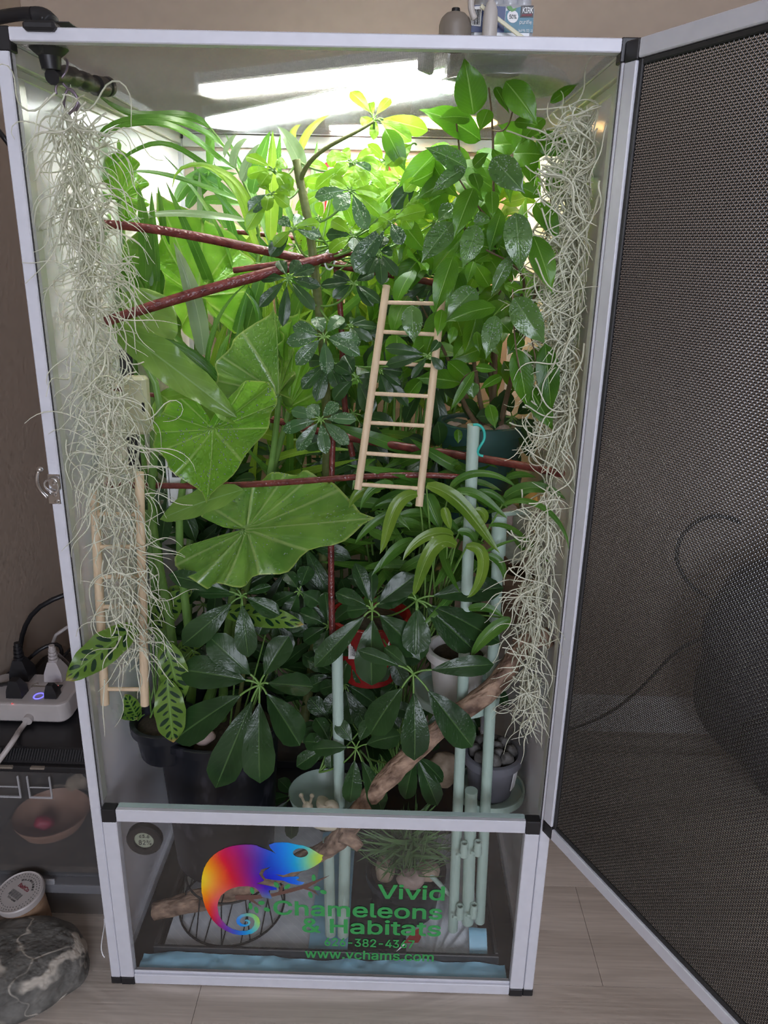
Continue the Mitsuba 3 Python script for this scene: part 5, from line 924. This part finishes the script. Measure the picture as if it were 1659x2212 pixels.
xa, xb, ztop = at(1017, 60, .075)[0], at(1153, 60, .075)[0], at(1080, 6, .075)[2]
pbr('m_wrap', (.45, .47, .50), .15, clearcoat=1.); pbr('m_navy', (.010, .03, .14), .35); pbr('m_tealprint', (.03, .16, .24), .35); pbr('m_leafgreen', (.08, .26, .05), .4)
put('wrap', rbox((xa, .0762, H + .0002), (xb, .15, ztop), .004), 'm_wrap', wp)
for k in range(4): put('bottle_top', pebble([xa + .012 + k * .0145, .10, ztop + .004], (.009, .012, .016), k, 3, .04), 'm_wrap', wp, True)
def pxp(x, y, Y=.075): q = at(930 + x / 6.38, y / 6.38, Y); return q[0], q[2]
def pp_(pts, y0, mat, name, label=None): return put(name, plate(Polygon([pxp(*p) for p in pts]), y0 - .0004, y0), mat, wp, label=label)
pp_([(556, 440), (580, 70), (730, 70), (1040, 90), (1010, 445)], .0758, 'm_navy', 'label_panel', 'dark blue label'); pp_([(1012, 445), (1042, 150), (1250, 90), (1420, 80), (1412, 450)], .0758, 'm_tealprint', 'label_panel', 'teal label')
pp_([(560, 350), (585, 90), (715, 80), (690, 365)], .0753, 'm_white', 'barcode', 'barcode'); put('barcode_lines', cat_([plate(Polygon([pxp(x, 340), pxp(x + 12, 130), pxp(x + 12 + w, 130), pxp(x + w, 340)]), .0744, .0748) for x, w in ((580, 8), (598, 16), (622, 8), (636, 20), (664, 9))]), 'm_print', wp)
pp_([(1232, 240), (1250, 80), (1422, 75), (1416, 240)], .0753, 'm_black', 'name_panel', 'black name panel'); pp_(ell(1133, 228, 76, 88), .0753, 'm_white', 'badge', 'round white badge'); pp_([(1050, 92), (1105, 82), (1135, 120), (1190, 108), (1170, 145), (1120, 165), (1070, 130)], .0748, 'm_leafgreen', 'badge_leaf', 'green leaf emblem')
def wtext(s, x0, x1, yt, yb, mat, y=.0747, bold=True):
    a, b = pxp(x0, yb), pxp(x1, yt); put('lettering', txt(s, b[1] - a[1], a[0], b[0], y, a[1], .0003, bold), mat, wp, label=f'lettering reading {s}')
wtext('KIRK', 1266, 1416, 105, 180, 'm_white'); wtext('50%', 1085, 1185, 205, 258, 'm_print'); wtext('purifie', 1226, 1396, 280, 332, 'm_white', bold=False); wtext('16.9 FL OZ / .5', 1205, 1405, 410, 440, 'm_white'); wtext('96279', 586, 690, 135, 165, 'm_print')
pbr('m_darkred', (.16, .02, .03), .5); pp_([(1250, 225), (1262, 198), (1400, 190), (1396, 222)], .0748, 'm_darkred', 'name_stripe')

# red plastic frame on the back panel, lit by the lamps
rf = thing('red_frame', 'red plastic frame hanging on the back panel under the lamps', 'frame')
pbr('m_redplastic', (.62, .01, .01), .3)
a, b = at(702, 352, .585), at(846, 374, .585); put('top_bar', rbox([a[0], .575, b[2]], [b[0], .600, a[2]], .002), 'm_redplastic', rf)
for x0, x1 in ((702, 722), (828, 846)): a, b = at(x0, 375, .585), at(x1, 470, .585); put('side_bar', rbox([a[0], .577, b[2]], [b[0], .599, a[2]], .002), 'm_redplastic', rf)

# ---- left of the cage: power strip on a stack of plastic boxes, wax worm cup and rock
ZS = .345
xr = atz(166, 1490, ZS)[0]; yf = atz(90, 1522, ZS)[1]; yb = min(atz(100, 1455, ZS)[1], .43); x0 = XL + .004
pbr('m_strip', (.42, .385, .37), .42)
ps = thing('power_strip', 'flat white power strip with a glowing blue ring on the black box lid', 'power strip')
zs0 = at(90, 1562, yf - .0)[2]
def rrect(x0, x1, y0, y1, r): return Polygon([(x0 + r, y0 + r), (x1 - r, y0 + r), (x1 - r, y1 - r), (x0 + r, y1 - r)]).buffer(r, 10)
def slab(poly, z0, z1, bev=.003):
    h = []
    for inset, z in ((bev, z0), (0, z0 + bev), (0, z1 - bev), (bev * .3, z1 - bev * .3), (bev, z1)): h += [(*c, z) for c in poly.buffer(-inset).exterior.coords]
    return hull(h)
put('casing', slab(rrect(x0, xr, yf, yb, .018), zs0, ZS, .004), 'm_strip', ps, 30)
pbr('m_blueglow', (.1, .1, .9), .4)
rc_ = atz(84, 1503, ZS + .0006); a = np.linspace(0, 2 * np.pi, 33)
put('ring_light', tube(np.stack([rc_[0] + .0075 * np.cos(a), rc_[1] + .0085 * np.sin(a), ZS + .0002 + 0 * a], 1), .0011, 6, False), 'm_blueglow', ps, True, label='glowing blue ring', emitter={'type': 'area', 'radiance': rgb(.25, .22, 2.6)})
put('brand_mark', cat_([rbox(atz(70, 1484, ZS) + [0, 0, .0001], atz(70, 1484, ZS) + [.026, .004, .0006], .0001), tube(spline([atz(68, 1486, ZS + .0004), atz(74, 1479, ZS + .0004), atz(82, 1478, ZS + .0004)], 10), .0012, 6)]), 'm_greycap', ps, label='small grey curved mark')
pbr('m_redled', (.9, .2, .2), .4)
for q in ((24, 1470), (26, 1520), (125, 1482)): c0 = atz(*q, ZS + .0004); put('indicator', lathe([(.0001, .0007), (.0015, .0004), (.0016, -.0003)], c0, 12), 'm_redled', ps, True, label='tiny red light', emitter={'type': 'area', 'radiance': rgb(3, .8, .8)})
put('usb_port', rbox(atz(122, 1488, ZS) + [0, 0, .0001], atz(122, 1488, ZS) + [.006, .012, .0005], .0001), 'm_black', ps)
def plug(name, label, px, py, mat, s=1., cord=None, cr=.003, ridges=True):
    t = thing(name, label, 'plug'); c = atz(px, py, ZS + .0006)
    put('plug_body', hull(np.vstack([c + np.array([x * .016 * s, y * .015 * s, 0]) for x in (-1, 1) for y in (-1, 1)] + [c + np.array([x * .015 * s, y * .014 * s, .016 * s]) for x in (-1, 1) for y in (-1, 1)] + [c + np.array([x * .008 * s - .002, y * .008 * s, .034 * s]) for x in (-1, 1) for y in (-1, 1)])), mat, t, 30)
    if ridges: put('strain_relief', cat_([tube([c + [-.002, 0, (.034 + .0065 * k) * s], c + [-.002, 0, (.0385 + .0065 * k) * s]], .0085 * s * (1 - .08 * k), 12) for k in range(4)] + [tube([c + [-.002, 0, .032 * s], c + [-.002, 0, .064 * s]], .005 * s, 10)]), mat, t, 30)
    if cord:
        tp = c + [-.002, 0, (.062 if ridges else .034) * s]; put('cord', tube(spline([tp - [0, 0, .004]] + [np.asarray(k) for k in cord], 30), cr, 10), mat, t, True)
    return t
plug('power_plug', 'large black plug at the back left of the power strip with a thick arching cord', 50, 1462, 'm_black', 1.0, [at(44, 1395, .37), at(58, 1345, .36), at(95, 1305, .36), at(140, 1285, .37), at(190, 1275, .46), [.10, .668, .36]], .0042)
plug('power_plug', 'black flat plug at the front left of the power strip', 38, 1500, 'm_black', .8, [at(30, 1448, .30), at(60, 1425, .31), at(100, 1396, .32), at(124, 1392, .33), at(134, 1416, .33), at(126, 1446, .345)], .0032, False)
plug('power_plug', 'white ribbed plug at the back right of the power strip', 123, 1464, 'm_strip', .95, [at(113, 1395, .37), at(118, 1375, .37), at(140, 1358, .38), at(185, 1350, .46), [.08, .668, .30]], .0032)
plug('usb_plug', 'small black usb plug at the right of the power strip', 114, 1503, 'm_black', .62, [at(113, 1462, .29), at(122, 1440, .30), at(140, 1415, .32), at(170, 1400, .42), [.06, .668, .30]], .0026, False)
c1 = at(62, 1552, yf - .002)
put('power_cable', cat_([tube(spline([c1 + [0, .001, 0], c1 + [-.004, -.03, -.006], at(35, 1590, yf - .055), at(0, 1640, yf - .08), at(-40, 1680, yf - .09)], 24), .0042, 12), tube([c1 + [0, .004, 0], c1 + [0, -.006, -.001]], .0075, 16)]), 'm_strip', None, 40, label='thick white cable leaving the front of the power strip', cat='cable')

scene['m_clearbox'] = {'type': 'blendbsdf', 'weight': .86, 'a': {'type': 'twosided', 'bsdf': {'type': 'principled', 'base_color': rgb(.30, .30, .31), 'roughness': .25}}, 'b': {'type': 'thindielectric', 'int_ior': 1.45}}
pbr('m_dirt', P3(lambda p, n, uv: mix((.035, .026, .02), (.13, .10, .075), fbm(p.x * 90, p.y * 90, p.z * 90, 3))), .9)
KX0, KX1, KY0, KY1 = XL + .004, -.022, .115, .45
zlid = zs0 - .004
kb = thing('critter_keeper', 'clear plastic critter box with a black slotted lid under the power strip', 'terrarium')
zl0 = at(90, 1672, KY0)[2]
def shellbox(x0, x1, y0, y1, z0, z1, r=.02, ins=.012):
    """Thin clear walls of a tapering box, open at the top."""
    a, b = np.array(rrect(x0 + ins, x1 - ins, y0 + ins, y1 - ins, r).exterior.coords)[:-1], np.array(rrect(x0, x1, y0, y1, r).exterior.coords)[:-1]
    n = len(a); v = np.vstack([np.c_[a, np.full(n, z0)], np.c_[b, np.full(n, z1)]]); i = np.arange(n); j = (i + 1) % n
    return trimesh.Trimesh(v, np.vstack([np.stack([i, j, j + n], 1), np.stack([i, j + n, i + n], 1)]), process=False)
zk0 = at(90, 1905, KY0 + .0)[2] + .004
put('clear_wall', shellbox(KX0, KX1, KY0 + .006, KY1, zk0, zl0, .02, .004), 'm_clearbox', kb, label='hazy clear plastic wall')
put('box_floor', slab(rrect(KX0 + .006, KX1 - .006, KY0 + .012, KY1 - .006, .018), zk0 - .0035, zk0 + .001, .001), 'm_clearbox', kb)
put('substrate', slab(rrect(KX0 + .008, KX1 - .008, KY0 + .014, KY1 - .008, .018), zk0 + .0015, zk0 + .014, .002), 'm_dirt', kb, label='dark substrate')
put('lid_rim', slab(rrect(KX0, KX1 + .002, KY0, KY1 + .002, .022), zl0 + .0003, zl0 + .013, .003), 'm_black', kb, 30, label='black lid')
put('lid_top', hull([(*q, z) for ins, z in ((.008, zl0 + .0132), (.026, zlid)) for q in rrect(KX0, KX1, KY0, KY1, .02).buffer(-ins).exterior.coords]), 'm_black', kb, 30, label='black lid')
for i in range(44):
    x = KX0 + .03 + i * (KX1 - KX0 - .06) / 43; za, zb = zl0 + .0145, zlid; ya, yb_ = KY0 + .0085, KY0 + .0245
    put('lid_bar', hull([(x + dx, ya + (yb_ - ya) * f - .0012 * k, za + (zb - za) * f + .0008 * k) for dx in (-.0011, .0011) for f in (.12, .9) for k in (0, 1)]), 'm_blackmatte' if i % 2 else 'm_rubber', kb)
for px in (14, 82):
    q = at(px, 1664, KY0); put('lid_catch', rbox([q[0] - .011, KY0 - .003, zl0 + .009], [q[0] + .011, KY0 + .004, zl0 + .0128], .001), 'm_greycap', kb)
    put('clip', cat_([rbox([q[0] - .017 + k, KY0 - .006, zl0 - .040], [q[0] - .0145 + k, KY0 - .003, zl0 - .001], .0006) for k in (0, .0335)] + [rbox([q[0] - .017, KY0 - .006, zl0 - .041], [q[0] + .019, KY0 - .003, zl0 - .038], .0006), rbox([q[0] - .014, KY0 - .0055, zl0 - .022], [q[0] + .016, KY0 - .0035, zl0 - .020], .0005)]), 'm_clearbox2', kb, label='clear plastic clip')
scene['m_clearbox2'] = {'type': 'blendbsdf', 'weight': .5, 'a': {'type': 'twosided', 'bsdf': {'type': 'principled', 'base_color': rgb(.55, .55, .57), 'roughness': .2}}, 'b': {'type': 'thindielectric', 'int_ior': 1.45}}
pbr('m_bowl', P3(lambda p, n, uv: mix((.22, .12, .08), (.40, .24, .17), fbm(p.x * 70, p.y * 70, p.z * 70, 3))), .5)
bc_ = at(118, 1800, KY0 + .10); br = .062; zb_ = zk0 + .015
put('bowl', lathe([(.001, 0), (br * .55, 0), (br * .85, .012), (br, .032), (br * .97, .033), (br * .8, .016), (br * .5, .006), (.001, .006)], [bc_[0], bc_[1], zb_], 48), 'm_bowl', None, True, label='brown bowl inside the clear critter box', cat='bowl')
pbr('m_berry', (.30, .02, .05), .5)
put('fruit_piece', pebble([at(92, 1785, KY0 + .08)[0], KY0 + .085, zb_ + .022], (.017, .014, .013), 5, 3, .2), 'm_berry', None, True, label='red fruit piece in the brown bowl', cat='fruit')
pbr('m_cork', P3(lambda p, n, uv: mix((.16, .12, .08), (.36, .29, .21), fbm(p.x * 60, p.y * 60, p.z * 90, 3))), .85)
for (px, py, rr3) in ((165, 1705, (.017, .012, .030)), (130, 1715, (.022, .012, .020))): put('cork_piece', pebble(at(px, py, KY0 + .17), rr3, px, 3, .3), 'm_cork', None, True, label='pale crumpled bark piece at the top right inside the critter box' if px == 165 else 'brown bark lump beside the pale piece inside the critter box', cat='bark')
lb = thing('storage_box', 'low clear plastic box on the floor under the critter box', 'box')
LY = .122; zr1 = zk0 - .0042; zr0 = zr1 - .019
put('rim', cat_([slab(rrect(XL + .004, -.018, LY - .012, .47, .022), zr0, zr1, .003)]), 'm_clearlid', lb, 30, label='hazy rim and lid'); pbr('m_clearlid', (.16, .16, .17), .25, clearcoat=.5)
put('clear_wall', shellbox(XL + .006, -.024, LY - .006, .46, .001, zr0 - .0002, .022, .006), 'm_clearbox', lb, label='hazy clear plastic wall')
put('finger_tab', rbox(at(98, 1908, LY - .004) + [-.013, -.002, -.004], at(98, 1908, LY - .013) + [.013, .002, .004], .0015), 'm_clearbox2', lb)
for q in ((108, 1882), (113, 1908), (137, 1908)): pass
put('jar', lathe([(.001, 0), (.024, 0), (.028, .006), (.030, .050), (.026, .052), (.001, .052)], [at(160, 1930, .2)[0] + .02, .2, .002], 32), 'm_clearbox', None, True, label='clear round jar inside the low box', cat='jar')
put('storage_block', rbox((XL + .02, .25, .002), (-.1, .44, zr0 - .004), .004), 'm_blackmatte', None, label='dark block at the back inside the low clear box', cat='box')

cup = thing('worm_cup', 'deli cup of wax worms with a white perforated lid on the floor', 'cup')
cc = atz(40, 1925, .092); cr_ = .0345; tilt = unit([-.10, -.16, 1])
tx = unit(np.cross([0, 1.0, 0], tilt)); ty = np.cross(tilt, tx); cb = cc - tilt * .09
pbr('m_deli', P3(lambda p, n, uv: mix((.24, .14, .08), (.40, .26, .17), fbm(p.x * 120, p.y * 120, p.z * 120, 3))), .4)
put('cup_body', orient(lathe([(.001, .0), (cr_ * .78, .0), (cr_ * .80, .003), (cr_ * .95, .080), (.001, .080)], (0, 0, 0), 48), cb, tx, ty, tilt), 'm_deli', cup, 30, label='clear cup full of tan bedding')
put('lid', orient(lathe([(cr_ * .97, .078), (cr_ * 1.04, .078), (cr_ * 1.06, .081), (cr_ * 1.06, .088), (cr_ * 1.01, .090), (cr_ * .97, .0885), (.0005, .0885)], (0, 0, 0), 56), cb, tx, ty, tilt), 'm_strip', cup, 30, label='white lid')
hol = [disc for k in range(2) for disc in [(cr_ * (.88 - .12 * k), q + .1 * k) for q in np.linspace(0, 2 * np.pi, 42 - 6 * k, endpoint=False)]]
put('vent_holes', orient(cat_([trimesh.creation.cylinder(.00065, .0006, sections=8, transform=trimesh.transformations.translation_matrix((r * math.cos(q), r * math.sin(q), .0888))) for r, q in hol]), cb, tx, ty, tilt), 'm_print', cup)
rotz = -.55; ct, sn_ = math.cos(rotz), math.sin(rotz)
def lidtext(s, h, x, y, w, mat, bold=True, arc=None):
    ms_ = []
    if arc:
        n = len(s)
        for i, ch in enumerate(s):
            a = arc[1] - (arc[1] - arc[2]) * i / (n - 1); m = meshkit.text_mesh(ch, h, .0004, bold); m.apply_translation(-np.r_[m.bounds.mean(0)[:2], 0]); m.apply_transform(trimesh.transformations.rotation_matrix(a - math.pi / 2, (0, 0, 1))); m.apply_translation((arc[0] * math.cos(a), arc[0] * math.sin(a), 0)); ms_.append(m)
        m = cat_(ms_)
    else:
        m = meshkit.text_mesh(s, h, .0004, bold); b = m.bounds; m.apply_translation((-b[0][0], 0, 0)); m.apply_scale((w / (b[1][0] - b[0][0]), 1, 1)); m.apply_translation((x, y, 0))
    m.apply_transform(trimesh.transformations.rotation_matrix(rotz, (0, 0, 1))); m.apply_translation((.002, .002, .0887)); put('lettering', orient(m, cb, tx, ty, tilt), mat, cup, label=f'lettering reading {s}')
lidtext('WAXWORMS', .0032, 0, 0, 0, 'm_print', arc=(.0185, 2.35, .55)); lidtext('BaitCo', .0058, -.011, .003, .023, 'm_darkred')
lidtext('777-2248', .0026, -.009, -.0175, .018, 'm_print')
bar = cat_([rbox((-.012 + i * .0017, -.0105, .0887), (-.012 + i * .0017 + (.0006, .001, .0004)[i % 3], -.0005, .0890), .00005) for i in range(14)]); bar.apply_transform(trimesh.transformations.rotation_matrix(rotz, (0, 0, 1))); put('barcode', orient(bar, cb, tx, ty, tilt), 'm_print', cup, label='barcode')

def rockcol(p, n, uv):
    base = mix((.07, .068, .062), (.20, .195, .18), dr.clip(fbm(p.x * 55, p.y * 55, p.z * 55, 4) * 1.9 - .5, 0, 1))
    w = fbm(p.x * 22, p.y * 22, p.z * 22, 3) * 1.1
    a, b, _ = voronoi(p.x * 13 + w, p.y * 11 + p.z * 9 + w * .8); thin = 1 - smoothstep(.0, .05, b - a)
    thin = thin * smoothstep(.35, .6, fbm(p.x * 19 + 4, p.y * 19, p.z * 19, 2))
    q = dr.sqrt(dr.square((p.x + .108) / .062) + dr.square((p.y - .012) / .085)) + .5 * (fbm(p.x * 40, p.y * 40, p.z * 40, 3) - .5)
    band = (1 - smoothstep(.05, .14, dr.abs(q - .95))) * smoothstep(-.17, -.13, p.x) * smoothstep(.35, .5, fbm(p.x * 14, p.y * 14 + 3, 1, 2) + .22 * smoothstep(-.12, -.05, p.x))
    return mix(base, (.50, .46, .40), dr.clip(thin * .8 + band, 0, 1))
pbr('m_rock', P3(rockcol), .75)
bumped('m_rock', lambda p, n, uv: fbm(p.x * 160, p.y * 160, p.z * 160, 3), .0035)
put('rock', pebble([-.128, -.012, .040], (.100, .088, .046), 4, 5, .14), 'm_rock', None, True, label='large rounded grey rock with white veins on the floor at the left', cat='rock')
put('cable_tie', tube(spline([at(225, 1985, .04), at(222, 2020, .02), at(222, 2062, .0), at(226, 2068, -.001)], 14), .0009, 6), 'm_white', None, True, label='thin loose white cable tie hanging beside the left post near the floor', cat='cable tie')

# ---- behind the open door, against the wall
pbr('m_bag', P3(lambda p, n, uv: mix((.008, .009, .014), (.02, .021, .03), fbm(p.x * 30, p.y * 30, p.z * 30, 3))), .7)
bg = thing('backpack', 'large dark backpack standing against the wall behind the screen door', 'bag')
q = at(1640, 1480, .50); put('bag_body', pebble([q[0] + .06, .50, .27], (.19, .13, .27), 3, 4, .16), 'm_bag', bg, True); put('front_pocket', pebble([q[0] + .05, .40, .16], (.12, .06, .12), 8, 4, .14), 'm_bag', bg, True)
put('handle', tube(spline([[q[0] + .02, .5, .52], [q[0] + .03, .49, .58], [q[0] + .09, .49, .58], [q[0] + .10, .5, .52]], 16), .008, 8), 'm_bag', bg, True)
put('black_cable', tube(spline([at(1200, 1582, .64), at(1300, 1548, .62), at(1400, 1470, .58), at(1480, 1395, .56), at(1560, 1372, .54)], 30), .0035, 8), 'm_black', None, True, label='black cord rising to the right behind the screen door', cat='cord')
put('black_cable', tube(spline([at(1600, 1130, .58), at(1500, 1130, .60), at(1462, 1190, .61), at(1480, 1250, .6), at(1545, 1300, .58), at(1600, 1330, .52)], 30), .0042, 8), 'm_black', None, True, label='black looped cord hanging on the wall behind the screen door', cat='cord')
put('white_cable', tube(spline([at(1208, 1640, .58), at(1250, 1690, .52), at(1310, 1738, .46), at(1400, 1768, .42)], 24), .003, 8), 'm_white', None, True, label='white cable hanging in front of the baseboard behind the screen door', cat='cable')
